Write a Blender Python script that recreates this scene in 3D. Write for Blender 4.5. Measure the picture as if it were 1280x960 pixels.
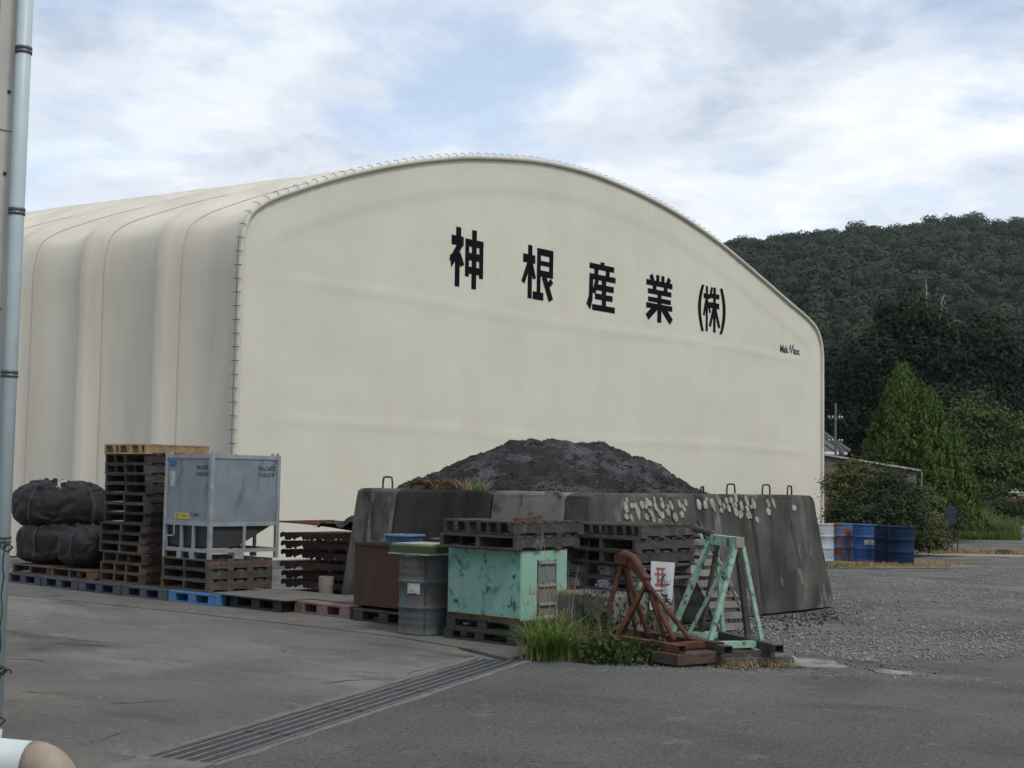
import bpy, math, random
import numpy as np
from mathutils import Vector, Matrix, noise

for o in list(bpy.data.objects): bpy.data.objects.remove(o)
SC = bpy.context.scene
COL = SC.collection
R = math.radians
rng = random.Random(7)

# The yard frame is the world: X runs along the tent's gable, Y along its side wall.
HEAD = R(48)                       # the photographer looks diagonally across the yard
FX, FY = math.sin(HEAD), math.cos(HEAD)          # view heading on the ground
RX, RY = math.cos(HEAD), -math.sin(HEAD)         # to the viewer's right
def W(r, d):                       # metres to the right and ahead of where the photographer stands -> yard x, y
    return (r * RX + d * FX, r * RY + d * FY)

# ------------------------------------------------------------------ camera
cam = bpy.data.cameras.new('camera'); camo = bpy.data.objects.new('camera', cam); COL.objects.link(camo)
cam.sensor_width = 36; cam.lens = 36 * 1700 / 1280; cam.clip_end = 5000; cam.clip_start = 0.1
TH = math.atan(124 / 1700); PHI = 0.0166
F = Vector((FX * math.cos(TH), FY * math.cos(TH), math.sin(TH)))
X0 = Vector((RX, RY, 0)); U0 = Vector((-FX * math.sin(TH), -FY * math.sin(TH), math.cos(TH)))
Rv = X0 * math.cos(PHI) + U0 * math.sin(PHI); Uv = -X0 * math.sin(PHI) + U0 * math.cos(PHI)
M = Matrix((Rv, Uv, -F)).transposed().to_4x4(); M.translation = (0, 0, 1.7)
camo.matrix_world = M
SC.camera = camo

# ------------------------------------------------------------------ world
SUN_EL = R(52); sd = W(0.60, -0.80); sl = math.hypot(*sd); SD = (sd[0] / sl, sd[1] / sl)
world = bpy.data.worlds.new('World'); SC.world = world; world.use_nodes = True
nt = world.node_tree; nt.nodes.clear()
def N(t, kind, **kw):
    n = t.nodes.new(kind)
    for k, v in kw.items(): setattr(n, k, v)
    return n
out = N(nt, 'ShaderNodeOutputWorld'); bg = N(nt, 'ShaderNodeBackground'); bg.inputs[1].default_value = 0.1
nt.links.new(bg.outputs[0], out.inputs[0])
sky = N(nt, 'ShaderNodeTexSky', sky_type='NISHITA', sun_disc=False)
sky.sun_elevation = SUN_EL; sky.sun_rotation = math.atan2(SD[0], SD[1]); sky.air_density = 1.0; sky.dust_density = 1.0; sky.ozone_density = 1.5
tc = N(nt, 'ShaderNodeTexCoord'); sp = N(nt, 'ShaderNodeSeparateXYZ'); nt.links.new(tc.outputs['Generated'], sp.inputs[0])
def math_n(t, op, a, b=None, clamp=False):
    n = N(t, 'ShaderNodeMath', operation=op, use_clamp=clamp)
    for i, q in enumerate((a, b)):
        if q is None: continue
        if isinstance(q, (int, float)): n.inputs[i].default_value = q
        else: t.links.new(q, n.inputs[i])
    return n.outputs[0]
zz = math_n(nt, 'ADD', math_n(nt, 'MAXIMUM', sp.outputs[2], 0.0), 0.16)
px_ = math_n(nt, 'DIVIDE', sp.outputs[0], zz); py_ = math_n(nt, 'DIVIDE', sp.outputs[1], zz)
cb = N(nt, 'ShaderNodeCombineXYZ'); nt.links.new(px_, cb.inputs[0]); nt.links.new(py_, cb.inputs[1])
def cnoise(scale, detail, dist, off, rot=0, st=(1, 1, 1), rough=.55):
    mp = N(nt, 'ShaderNodeMapping'); mp.inputs['Location'].default_value = off; mp.inputs['Rotation'].default_value = (0, 0, rot); mp.inputs['Scale'].default_value = st
    nt.links.new(cb.outputs[0], mp.inputs[0])
    n = N(nt, 'ShaderNodeTexNoise'); n.inputs['Scale'].default_value = scale; n.inputs['Detail'].default_value = detail
    n.inputs['Distortion'].default_value = dist; n.inputs['Roughness'].default_value = rough
    nt.links.new(mp.outputs[0], n.inputs['Vector']); return n.outputs[0]
def ramp(t, src, stops, interp='EASE'):
    r = N(t, 'ShaderNodeValToRGB'); r.color_ramp.interpolation = interp
    els = r.color_ramp.elements
    while len(els) < len(stops): els.new(0.5)
    for e, (p, c) in zip(els, stops):
        e.position = p; e.color = (c, c, c, 1) if isinstance(c, (int, float)) else (*c, 1)
    t.links.new(src, r.inputs[0]); return r.outputs[0]
def mixc(t, fac, a, b):
    m = N(t, 'ShaderNodeMix', data_type='RGBA')
    for i, q in ((0, fac), (6, a), (7, b)):
        if isinstance(q, (int, float)): m.inputs[i].default_value = q
        elif isinstance(q, tuple): m.inputs[i].default_value = (*q[:3], 1)
        else: t.links.new(q, m.inputs[i])
    return m.outputs[2]
cover = ramp(nt, cnoise(1.5, 10, 0.25, (1.2, 4.1, 0), 0, (1, 1, 1), .60), [(0.36, 0.42), (0.51, 0.90), (0.60, 1.0)])
tone = ramp(nt, cnoise(2.3, 12, 0.2, (2.3, 6.2, 4), 0, (1, 1, 1), .62), [(0.30, (4.6, 5.2, 6.1)), (0.46, (6.5, 6.9, 7.5)), (0.56, (7.6, 7.9, 8.2)), (0.66, (8.6, 8.7, 8.9))])
sk = N(nt, 'ShaderNodeVectorMath', operation='SCALE'); nt.links.new(sky.outputs[0], sk.inputs[0]); sk.inputs['Scale'].default_value = 1.5
nt.links.new(mixc(nt, cover, sk.outputs[0], tone), bg.inputs[0])

# ------------------------------------------------------------------ sun and exposure
sun = bpy.data.lights.new('sun', 'SUN'); suno = bpy.data.objects.new('sun', sun); COL.objects.link(suno)
sun.energy = 1.5; sun.angle = R(11); sun.color = (1.0, 0.96, 0.9)
suno.rotation_euler = Vector((-SD[0] * math.cos(SUN_EL), -SD[1] * math.cos(SUN_EL), -math.sin(SUN_EL))).to_track_quat('-Z', 'Y').to_euler()
SC.view_settings.view_transform = 'Standard'; SC.view_settings.look = 'None'; SC.view_settings.exposure = 0.34; SC.view_settings.gamma = 1
SC.view_settings.use_curve_mapping = False

# ------------------------------------------------------------------ materials
MATS = {}
def mat(name, c1, c2=None, scale=3.0, rough=0.8, bump=0.0, bscale=None, layers=(), metal=0.0, st=(1, 1, 1), rnd=0.0, detail=6, spec=0.3, obj=False):
    """layers: (colour, noise scale, threshold, softness, stretch) patches of other real matter (rust, moss, dirt)"""
    if name in MATS: return MATS[name]
    m = bpy.data.materials.new(name); m.use_nodes = True; t = m.node_tree
    b = t.nodes['Principled BSDF']; b.inputs['Roughness'].default_value = rough; b.inputs['Metallic'].default_value = metal
    b.inputs['Specular IOR Level'].default_value = spec
    g = N(t, 'ShaderNodeNewGeometry').outputs['Position'] if not obj else N(t, 'ShaderNodeTexCoord').outputs['Object']
    def noi(s, stretch, d=detail, dist=0.0, off=(0, 0, 0)):
        mp = N(t, 'ShaderNodeMapping'); mp.inputs['Scale'].default_value = stretch; mp.inputs['Location'].default_value = off; t.links.new(g, mp.inputs[0])
        n = N(t, 'ShaderNodeTexNoise'); n.inputs['Scale'].default_value = s; n.inputs['Detail'].default_value = d; n.inputs['Roughness'].default_value = .62; n.inputs['Distortion'].default_value = dist
        t.links.new(mp.outputs[0], n.inputs['Vector']); return n.outputs[0]
    c2 = c2 or tuple(q * 0.75 for q in c1)
    col = mixc(t, ramp(t, noi(scale, st), [(0.3, 0.0), (0.7, 1.0)]), c1, c2)
    rsock = None
    for i, L in enumerate(layers):
        c, s, th, so = L[:4]; stt = L[4] if len(L) > 4 else (1, 1, 1)
        msk = ramp(t, noi(s, stt, 8, .3, (3.7 * i + 1, 5.1 * i, 2.3)), [(max(0, th - so), 0.0), (min(1, th + so), 1.0)], 'LINEAR')
        col = mixc(t, msk, col, c)
    if rnd:
        oi = N(t, 'ShaderNodeObjectInfo'); hs = N(t, 'ShaderNodeHueSaturation')
        v = N(t, 'ShaderNodeMapRange'); v.inputs[3].default_value = 1 - rnd; v.inputs[4].default_value = 1 + rnd
        t.links.new(oi.outputs['Random'], v.inputs[0]); t.links.new(v.outputs[0], hs.inputs['Value']); t.links.new(col, hs.inputs['Color']); col = hs.outputs[0]
    t.links.new(col, b.inputs['Base Color'])
    if bump:
        bn = N(t, 'ShaderNodeBump'); bn.inputs['Strength'].default_value = min(1, bump); bn.inputs['Distance'].default_value = 0.02
        t.links.new(noi(bscale or scale * 6, (1, 1, 1), 8), bn.inputs['Height']); t.links.new(bn.outputs[0], b.inputs['Normal'])
    MATS[name] = m; return m

def leafmat(name, c1, c2, trans=0.25):
    if name in MATS: return MATS[name]
    m = bpy.data.materials.new(name); m.use_nodes = True; t = m.node_tree
    b = t.nodes['Principled BSDF']; o = t.nodes['Material Output']; b.inputs['Roughness'].default_value = .65; b.inputs['Specular IOR Level'].default_value = .2
    g = N(t, 'ShaderNodeNewGeometry')
    col = mixc(t, g.outputs['Random Per Island'], c1, c2); t.links.new(col, b.inputs['Base Color'])
    tr = N(t, 'ShaderNodeBsdfTranslucent'); t.links.new(col, tr.inputs[0])
    ms = N(t, 'ShaderNodeMixShader'); ms.inputs[0].default_value = trans
    t.links.new(b.outputs[0], ms.inputs[1]); t.links.new(tr.outputs[0], ms.inputs[2]); t.links.new(ms.outputs[0], o.inputs[0])
    MATS[name] = m; return m

RUST = (0.075, 0.032, 0.018); RUST2 = (0.13, 0.055, 0.025); GRIME = (0.03, 0.028, 0.025)
mat('wood_dark', (0.060, 0.053, 0.047), (0.032, 0.029, 0.027), 5, .9, .5, 60, st=(1, 1, 4), rnd=.35)
mat('wood_brown', (0.105, 0.075, 0.054), (0.055, 0.044, 0.036), 6, .9, .5, 60, st=(1, 1, 4), rnd=.3)
mat('wood_old', (0.072, 0.066, 0.058), (0.036, 0.033, 0.030), 6, .9, .6, 50, rnd=.3, layers=[((0.11, 0.10, 0.09), 9, .62, .05)])
mat('wood_tan', (0.36, 0.25, 0.14), (0.22, 0.15, 0.09), 5, .85, .4, 50, rnd=.2)
mat('plastic_blue', (0.055, 0.17, 0.33), (0.04, 0.12, 0.25), 4, .5, .1, rnd=.1, layers=[((0.07, 0.075, 0.08), 6, .64, .06)])
mat('plastic_greyblue', (0.055, 0.075, 0.10), (0.04, 0.05, 0.06), 4, .6, .15, rnd=.25, layers=[((0.06, 0.055, 0.05), 5, .58, .08)])
mat('plastic_black', (0.022, 0.023, 0.025), (0.035, 0.035, 0.035), 5, .6, .15, rnd=.2)
mat('plastic_pink', (0.21, 0.125, 0.125), (0.13, 0.085, 0.085), 6, .7, .2, layers=[((0.07, 0.06, 0.055), 7, .6, .06)])
mat('plastic_grey', (0.075, 0.08, 0.082), (0.05, 0.052, 0.055), 5, .65, .15, layers=[((0.10, 0.098, 0.09), 7, .62, .06)])
mat('plastic_white', (0.30, 0.31, 0.30), (0.20, 0.20, 0.19), 6, .6, .1, layers=[(GRIME, 7, .62, .08)])
mat('galv', (0.20, 0.235, 0.255), (0.155, 0.19, 0.21), 3, .55, .06, metal=.15, layers=[((0.24, 0.26, 0.27), 4, .67, .04, (1, 1, .5)), ((0.09, 0.10, 0.10), 5, .64, .08, (1, 1, .35))])
mat('galv_frame', (0.28, 0.305, 0.315), (0.20, 0.22, 0.232), 5, .5, .06, metal=.15, layers=[((0.11, 0.10, 0.09), 9, .66, .05)])
mat('stencil', (0.012, 0.012, 0.014), (0.02, 0.02, 0.02), 5, .8)
mat('sticker_white', (0.42, 0.43, 0.42), (0.30, 0.31, 0.30), 30, .7, layers=[((0.16, 0.16, 0.155), 26, .58, .06)])
mat('sticker_yellow', (0.52, 0.38, 0.06), (0.42, 0.30, 0.05), 20, .6)
mat('sticker_blue', (0.03, 0.12, 0.28), (0.025, 0.08, 0.2), 30, .6)
mat('rust', RUST, RUST2, 7, .9, .6, 70, rnd=.2, layers=[((0.035, 0.022, 0.018), 5, .56, .08)])
mat('rust_dark', (0.030, 0.023, 0.020), (0.058, 0.032, 0.022), 9, .9, .6, 70, rnd=.3)
mat('rust_red', (0.115, 0.041, 0.025), (0.065, 0.029, 0.020), 9, .85, .5, 60, layers=[((0.045, 0.028, 0.022), 8, .6, .06)])
mat('brown_box', (0.062, 0.031, 0.022), (0.045, 0.026, 0.020), 3, .8, .25, st=(1, 1, .4), layers=[((0.03, 0.022, 0.018), 6, .62, .08, (1, 1, .3))])
mat('green_paint', (0.20, 0.38, 0.325), (0.155, 0.315, 0.27), 3, .65, .12, 30,
    layers=[((0.26, 0.36, 0.31), 5, .63, .06), ((0.09, 0.20, 0.165), 4, .60, .04), ((0.035, 0.085, 0.07), 9, .605, .02), ((0.07, 0.045, 0.03), 6, .66, .03)])
mat('green_light', (0.24, 0.42, 0.33), (0.19, 0.35, 0.28), 4, .6, .15, 30, layers=[((0.30, 0.32, 0.27), 6, .6, .05, (1, 1, .4)), ((0.08, 0.06, 0.045), 9, .66, .03)])
mat('green_stand', (0.25, 0.40, 0.315), (0.18, 0.30, 0.24), 9, .7, .25, 50, layers=[((0.30, 0.34, 0.28), 7, .60, .05), ((0.07, 0.065, 0.05), 11, .59, .04), ((0.10, 0.055, 0.03), 16, .67, .03)])
mat('steel_dirty', (0.065, 0.06, 0.052), (0.04, 0.036, 0.032), 8, .8, .4, 50, layers=[((0.12, 0.17, 0.13), 9, .64, .05)])
mat('door_grey', (0.16, 0.175, 0.155), (0.125, 0.14, 0.125), 5, .65, .1, layers=[((0.08, 0.07, 0.055), 8, .62, .06)])
mat('hollow', (0.006, 0.006, 0.006), (0.01, 0.01, 0.01), 5, .95)
mat('drum_grey', (0.070, 0.088, 0.092), (0.050, 0.064, 0.070), 4, .6, .12, layers=[((0.085, 0.052, 0.036), 5.5, .56, .06, (1, 1, .4)), ((0.11, 0.13, 0.135), 9, .66, .04), ((0.15, 0.16, 0.16), 6, .69, .04)])
mat('drum_white', (0.36, 0.39, 0.42), (0.28, 0.31, 0.34), 4, .55, .1, layers=[((0.16, 0.13, 0.11), 5, .66, .06)])
mat('drum_blue', (0.020, 0.075, 0.22), (0.016, 0.06, 0.18), 4, .45, .08, layers=[((0.10, 0.16, 0.24), 7, .7, .05)])
mat('drum_navy', (0.007, 0.020, 0.058), (0.005, 0.013, 0.036), 4, .6, .08, spec=.12)
mat('drum_rustblue', (0.05, 0.15, 0.29), (0.04, 0.11, 0.22), 4, .6, .2, layers=[((0.17, 0.066, 0.032), 5.5, .50, .05, (1, 1, .6))])
mat('membrane', (0.570, 0.548, 0.462), (0.530, 0.508, 0.428), 0.7, .6, .05, 70, layers=[((0.52, 0.50, 0.40), .9, .62, .12, (1, 1, .22)), ((0.52, 0.50, 0.41), 5, .68, .07, (1, 1, .06)), ((0.50, 0.48, 0.40), 22, .66, .06, (1, 1, .3))])
mat('membrane_roof', (0.545, 0.515, 0.438), (0.495, 0.466, 0.394), 0.6, .6, .04, 90, st=(1, 1, .3), layers=[((0.42, 0.39, 0.335), .8, .60, .14, (1, 1, .15))])
mat('membrane_edge', (0.53, 0.51, 0.43), (0.46, 0.44, 0.37), 1.5, .6, .05, 60)
mat('seam', (0.60, 0.59, 0.51), (0.56, 0.55, 0.47), 2, .5)
mat('seam_dark', (0.50, 0.47, 0.40), (0.46, 0.43, 0.365), 2, .6)
mat('rope_dark', (0.05, 0.045, 0.04), (0.03, 0.03, 0.028), 8, .9)
mat('letter', (0.006, 0.006, 0.009), (0.008, 0.008, 0.011), 4, .95, spec=.05)
mat('logo', (0.015, 0.03, 0.075), (0.015, 0.03, 0.075), 4, .6)
mat('concrete_wall', (0.112, 0.106, 0.094), (0.068, 0.064, 0.058), 1.6, .95, .5, 25, st=(1, 1, .5),
    layers=[((0.030, 0.029, 0.027), 1.1, .50, .12, (1, 1, .45)), ((0.17, 0.162, 0.142), 3.6, .63, .06, (1, 1, .4)), ((0.022, 0.021, 0.020), 4, .60, .06, (1, 1, .2))])
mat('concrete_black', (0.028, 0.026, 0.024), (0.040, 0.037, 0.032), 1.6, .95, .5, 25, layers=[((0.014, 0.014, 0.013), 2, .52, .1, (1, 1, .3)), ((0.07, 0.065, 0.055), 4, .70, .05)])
mat('concrete_pale', (0.17, 0.16, 0.142), (0.12, 0.114, 0.102), 2, .95, .4, 25, layers=[((0.035, 0.034, 0.03), 3.2, .57, .05), ((0.09, 0.085, 0.075), 2, .6, .1, (1, 1, .4))])
mat('concrete_mid', (0.125, 0.118, 0.105), (0.085, 0.08, 0.072), 2, .95, .5, 25, layers=[((0.03, 0.029, 0.027), 2.2, .52, .09, (1, 1, .4)), ((0.19, 0.18, 0.16), 4, .66, .05, (1, 1, .4))])
mat('chip', (0.34, 0.325, 0.285), (0.20, 0.19, 0.17), 14, .95, .4, 60, rnd=.2)
mat('slag', (0.020, 0.020, 0.021), (0.011, 0.011, 0.012), 3.5, .95, 1.0, 30, layers=[((0.058, 0.058, 0.060), 1.5, .56, .08), ((0.008, 0.008, 0.009), 4, .55, .05), ((0.10, 0.10, 0.10), 14, .66, .03)])
mat('slag_clod', (0.030, 0.030, 0.032), (0.010, 0.010, 0.011), 14, .95, .6, 40, layers=[((0.13, 0.13, 0.135), 9, .63, .03)])
mat('yard_concrete', (0.140, 0.132, 0.117), (0.098, 0.093, 0.084), .55, .93, .5, 120, detail=9,
    layers=[((0.170, 0.162, 0.146), .8, .58, .08, (1, .5, 1)), ((0.060, 0.057, 0.052), 1.1, .60, .07, (1, .3, 1)), ((0.19, 0.182, 0.168), 6, .67, .03, (1, .25, 1)), ((0.175, 0.170, 0.160), 2.6, .66, .05, (1, .4, 1)), ((0.05, 0.05, 0.048), 34, .62, .05), ((0.22, 0.217, 0.21), 28, .65, .04), ((0.045, 0.044, 0.042), 2.1, .70, .03)])
mat('strip_concrete', (0.135, 0.130, 0.120), (0.09, 0.088, 0.083), .9, .93, .5, 120, detail=9,
    layers=[((0.20, 0.125, 0.055), .95, .64, .05), ((0.045, 0.044, 0.042), 1.5, .63, .06), ((0.19, 0.185, 0.175), 3.5, .67, .05)])
mat('asphalt', (0.102, 0.099, 0.094), (0.072, 0.071, 0.068), .45, .93, .7, 160, detail=10,
    layers=[((0.118, 0.116, 0.112), .55, .60, .10, (.5, 1, 1)), ((0.060, 0.060, 0.060), .9, .62, .09, (1, .45, 1)), ((0.14, 0.136, 0.128), 3.2, .65, .04), ((0.17, 0.166, 0.158), 7, .70, .02, (1, .3, 1)), ((0.19, 0.19, 0.185), 34, .63, .04), ((0.022, 0.022, 0.023), 30, .60, .05), ((0.040, 0.040, 0.040), 1.7, .70, .03), ((0.24, 0.235, 0.225), 1.3, .765, .03)])
mat('gravel', (0.150, 0.148, 0.144), (0.095, 0.094, 0.093), .5, .95, 1.0, 55, detail=10,
    layers=[((0.062, 0.062, 0.063), .55, .56, .10), ((0.17, 0.168, 0.162), .8, .65, .08), ((0.20, 0.20, 0.20), 28, .66, .04), ((0.03, 0.03, 0.032), 24, .64, .04)])
mat('stone', (0.26, 0.257, 0.248), (0.10, 0.10, 0.10), 9, .95, .3, 60)
mat('earth', (0.075, 0.085, 0.035), (0.05, 0.062, 0.025), .4, .98, .6, 20, layers=[((0.15, 0.13, 0.07), .6, .62, .08)])
mat('straw_soil', (0.20, 0.155, 0.085), (0.12, 0.10, 0.06), .8, .98, .6, 30, layers=[((0.07, 0.075, 0.03), 1.2, .58, .08), ((0.28, 0.22, 0.13), 3, .6, .06)])
mat('path', (0.27, 0.265, 0.25), (0.19, 0.188, 0.18), .6, .95, .5, 60)
mat('pale_slab', (0.26, 0.255, 0.24), (0.16, 0.157, 0.148), 3, .95, .4, 60, layers=[((0.10, 0.10, 0.098), 5, .58, .06), ((0.36, 0.355, 0.34), 4, .66, .05)])
mat('iron', (0.028, 0.030, 0.032), (0.045, 0.045, 0.045), 9, .6, .3, 60, metal=.3)
mat('iron_worn', (0.17, 0.172, 0.172), (0.10, 0.10, 0.10), 9, .5, .2, 60, metal=.3)
mat('kerb', (0.16, 0.158, 0.150), (0.105, 0.104, 0.10), 5, .95, .5, 60)
mat('tar', (0.022, 0.022, 0.023), (0.03, 0.03, 0.03), 9, .95, .4, 60)
mat('bag', (0.007, 0.0072, 0.0078), (0.011, 0.011, 0.0118), 3, .6, .35, 140, spec=.3)
mat('bag_strap', (0.024, 0.024, 0.026), (0.032, 0.032, 0.033), 9, .7, .3, 140)
mat('pipe_paint', (0.42, 0.50, 0.52), (0.37, 0.45, 0.47), 4, .4, .04, layers=[((0.30, 0.34, 0.34), 3, .66, .08, (1, 1, .3))])
mat('band', (0.13, 0.14, 0.15), (0.09, 0.09, 0.09), 20, .45, metal=.5)
mat('flashing', (0.46, 0.45, 0.41), (0.40, 0.395, 0.36), 3, .55, .04, layers=[((0.30, 0.29, 0.27), 2.5, .66, .08, (1, 1, .3))])
mat('cladding', (0.13, 0.13, 0.125), (0.10, 0.10, 0.10), 3, .6, .05)
mat('tan_elbow', (0.30, 0.25, 0.195), (0.22, 0.185, 0.145), 6, .75, .25, layers=[((0.36, 0.35, 0.31), 7, .66, .05)])
mat('white_paint', (0.50, 0.56, 0.57), (0.43, 0.49, 0.50), 3, .45, .05, layers=[((0.34, 0.31, 0.26), 6, .70, .04)])
mat('bark', (0.055, 0.042, 0.032), (0.035, 0.028, 0.022), 6, .95, .6, 30)
mat('dead_wood', (0.42, 0.39, 0.36), (0.32, 0.30, 0.28), 6, .9)
mat('tile_roof', (0.10, 0.105, 0.115), (0.07, 0.074, 0.08), 6, .5, .2)
mat('white_wall', (0.5, 0.49, 0.46), (0.4, 0.39, 0.37), 2, .8)
mat('white_trim', (0.62, 0.63, 0.63), (0.55, 0.56, 0.56), 4, .6)
mat('shed_wall', (0.13, 0.11, 0.085), (0.09, 0.075, 0.06), 4, .9)
mat('red_brown', (0.11, 0.042, 0.038), (0.085, 0.035, 0.032), 3, .85, .2)
mat('lid_green', (0.045, 0.072, 0.022), (0.036, 0.058, 0.018), 5, .6)
mat('cream', (0.30, 0.30, 0.24), (0.24, 0.24, 0.19), 5, .7)
mat('tub_blue', (0.06, 0.12, 0.25), (0.04, 0.085, 0.19), 4, .4)
mat('tub_pale', (0.12, 0.17, 0.25), (0.08, 0.12, 0.19), 6, .5)
mat('sign_white', (0.45, 0.47, 0.48), (0.37, 0.39, 0.40), 4, .6)
mat('sign_red', (0.26, 0.07, 0.065), (0.22, 0.07, 0.06), 6, .6)
mat('sign_blue', (0.018, 0.03, 0.055), (0.014, 0.022, 0.04), 4, .5)
mat('plywood', (0.135, 0.127, 0.112), (0.095, 0.09, 0.08), 4, .9, .3, 60)
mat('soil', (0.045, 0.04, 0.03), (0.03, 0.028, 0.022), 5, .98, .8, 30)
mat('hill_floor', (0.022, 0.033, 0.018), (0.016, 0.025, 0.014), .1, .98)
leafmat('leaf_hill', (0.009, 0.020, 0.008), (0.021, 0.042, 0.015), .05)
def tinted(m):      # every tree of the wood has its own green
    t = m.node_tree; at = N(t, 'ShaderNodeAttribute', attribute_name='tint'); mx = [n for n in t.nodes if n.type == 'MIX'][0]; g = [n for n in t.nodes if n.type == 'NEW_GEOMETRY'][0]
    t.links.new(math_n(t, 'ADD', math_n(t, 'MULTIPLY', at.outputs['Fac'], .85), math_n(t, 'MULTIPLY', g.outputs['Random Per Island'], .15)), mx.inputs[0])
tinted(MATS['leaf_hill'])
leafmat('leaf_dark', (0.008, 0.014, 0.006), (0.020, 0.030, 0.011))
leafmat('leaf_cypress', (0.032, 0.066, 0.012), (0.095, 0.145, 0.026))
leafmat('leaf_round', (0.032, 0.055, 0.014), (0.070, 0.100, 0.028))
leafmat('leaf_hedge', (0.016, 0.028, 0.012), (0.040, 0.055, 0.020))
leafmat('leaf_hedge_top', (0.055, 0.065, 0.022), (0.10, 0.095, 0.035))
leafmat('leaf_reed', (0.09, 0.145, 0.040), (0.19, 0.25, 0.085), .4)
leafmat('leaf_grass', (0.065, 0.13, 0.018), (0.16, 0.24, 0.05), .35)
leafmat('leaf_weed', (0.030, 0.055, 0.018), (0.07, 0.10, 0.03), .3)
leafmat('leaf_dry', (0.20, 0.155, 0.07), (0.36, 0.28, 0.14), .3)
leafmat('leaf_moss', (0.06, 0.085, 0.025), (0.13, 0.14, 0.06), .2)
leafmat('petal', (0.22, 0.10, 0.26), (0.36, 0.20, 0.40), .3)

# ------------------------------------------------------------------ mesh helpers
class MB:
    def __init__(s): s.v = []; s.f = []
    def add(s, vs, fs):
        b = len(s.v); s.v += [tuple(q) for q in vs]; s.f += [tuple(b + i for i in f) for f in fs]; return s
    def box(s, x0, x1, y0, y1, z0, z1, bev=0.0):
        if bev <= 0:
            return s.add([(x0, y0, z0), (x1, y0, z0), (x1, y1, z0), (x0, y1, z0), (x0, y0, z1), (x1, y0, z1), (x1, y1, z1), (x0, y1, z1)],
                         [(0, 3, 2, 1), (4, 5, 6, 7), (0, 1, 5, 4), (1, 2, 6, 5), (2, 3, 7, 6), (3, 0, 4, 7)])
        b = bev
        def ring(z, i): return [(x0 + i, y0 + i, z), (x1 - i, y0 + i, z), (x1 - i, y1 - i, z), (x0 + i, y1 - i, z)]
        vs = ring(z0, b) + ring(z0 + b, 0) + ring(z1 - b, 0) + ring(z1, b)
        fs = [(0, 3, 2, 1), (12, 13, 14, 15)]
        for k in range(3):
            for i in range(4):
                j = (i + 1) % 4; fs.append((k * 4 + i, k * 4 + j, k * 4 + 4 + j, k * 4 + 4 + i))
        return s.add(vs, fs)
    def prism(s, poly, z0, z1):
        n = len(poly)
        return s.add([(x, y, z0) for x, y in poly] + [(x, y, z1) for x, y in poly],
                     [tuple(range(n - 1, -1, -1)), tuple(range(n, 2 * n))] + [(i, (i + 1) % n, n + (i + 1) % n, n + i) for i in range(n)])
    def loft(s, rings, cap=True, close=True):
        n = len(rings[0]); vs = [p for r in rings for p in r]; fs = []
        for k in range(len(rings) - 1):
            for i in range(n if close else n - 1):
                j = (i + 1) % n; fs.append((k * n + i, k * n + j, k * n + n + j, k * n + n + i))
        if cap: fs += [tuple(range(n - 1, -1, -1)), tuple(range((len(rings) - 1) * n, len(rings) * n))]
        return s.add(vs, fs)
    def tube(s, pts, r, n=8, cap=True, sq=False):
        pts = [Vector(p) for p in pts]; rs = r if isinstance(r, (list, tuple)) else [r] * len(pts); rings = []
        t0 = (pts[1] - pts[0]).normalized(); a = Vector((0, 0, 1)) if abs(t0.z) < .9 else Vector((1, 0, 0))
        nv = t0.cross(a).normalized()
        for i, p in enumerate(pts):
            t = (pts[min(i + 1, len(pts) - 1)] - pts[max(i - 1, 0)]).normalized()
            nv = (nv - t * nv.dot(t)).normalized(); bv = t.cross(nv)
            off = math.pi / 4 if sq else 0; m = 4 if sq else n; rr = rs[i] * (1.414 if sq else 1)
            rings.append([p + nv * math.cos(off + 2 * math.pi * k / m) * rr + bv * math.sin(off + 2 * math.pi * k / m) * rr for k in range(m)])
        return s.loft(rings, cap)
    def lathe(s, prof, n=24):
        return s.loft([[(r * math.cos(2 * math.pi * k / n), r * math.sin(2 * math.pi * k / n), z) for k in range(n)] for r, z in prof], True)
    def xf(s, fn): s.v = [tuple(fn(Vector(p))) for p in s.v]; return s
    def mesh(s, name, m, smooth=False):
        me = bpy.data.meshes.new(name); me.from_pydata(s.v, [], s.f); me.update()
        if m: me.materials.append(MATS[m])
        if smooth: me.shade_smooth()
        return me
    def build(s, name, m, parent=None, smooth=False, loc=(0, 0, 0), rz=0):
        return link(name, s.mesh(name, m, smooth), parent, loc, rz)

def link(name, me, parent=None, loc=(0, 0, 0), rz=0, sc=None):
    o = bpy.data.objects.new(name, me); COL.objects.link(o); o.location = loc; o.rotation_euler = (0, 0, rz)
    if sc: o.scale = sc
    if parent: o.parent = parent
    return o
def tag(o, label=None, cat=None, group=None, kind=None):
    if label: o['label'] = label
    if cat: o['category'] = cat
    if group: o['group'] = group
    if kind: o['kind'] = kind
    return o
def thing(name, label, cat, loc=(0, 0, 0), rz=0, group=None):
    return tag(link(name, None, None, loc, rz), label, cat, group)
def copy_tree(o, parent=None):
    c = o.copy(); COL.objects.link(c); c.parent = parent
    for ch in o.children: copy_tree(ch, c)
    return c
def np_mesh(name, V, Q, m, smooth=False):
    me = bpy.data.meshes.new(name); nq, k = Q.shape
    me.vertices.add(len(V)); me.vertices.foreach_set('co', np.ascontiguousarray(V, np.float32).ravel())
    me.loops.add(nq * k); me.loops.foreach_set('vertex_index', np.ascontiguousarray(Q, np.int32).ravel())
    me.polygons.add(nq); me.polygons.foreach_set('loop_start', np.arange(0, nq * k, k, dtype=np.int32))
    me.update(calc_edges=True); me.validate()
    me.materials.append(MATS[m])
    if smooth: me.shade_smooth()
    return me
def fb(x, y, z, s, o=4): return noise.fractal(Vector((x * s, y * s, z * s)), 1.0, 2.0, o)

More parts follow.
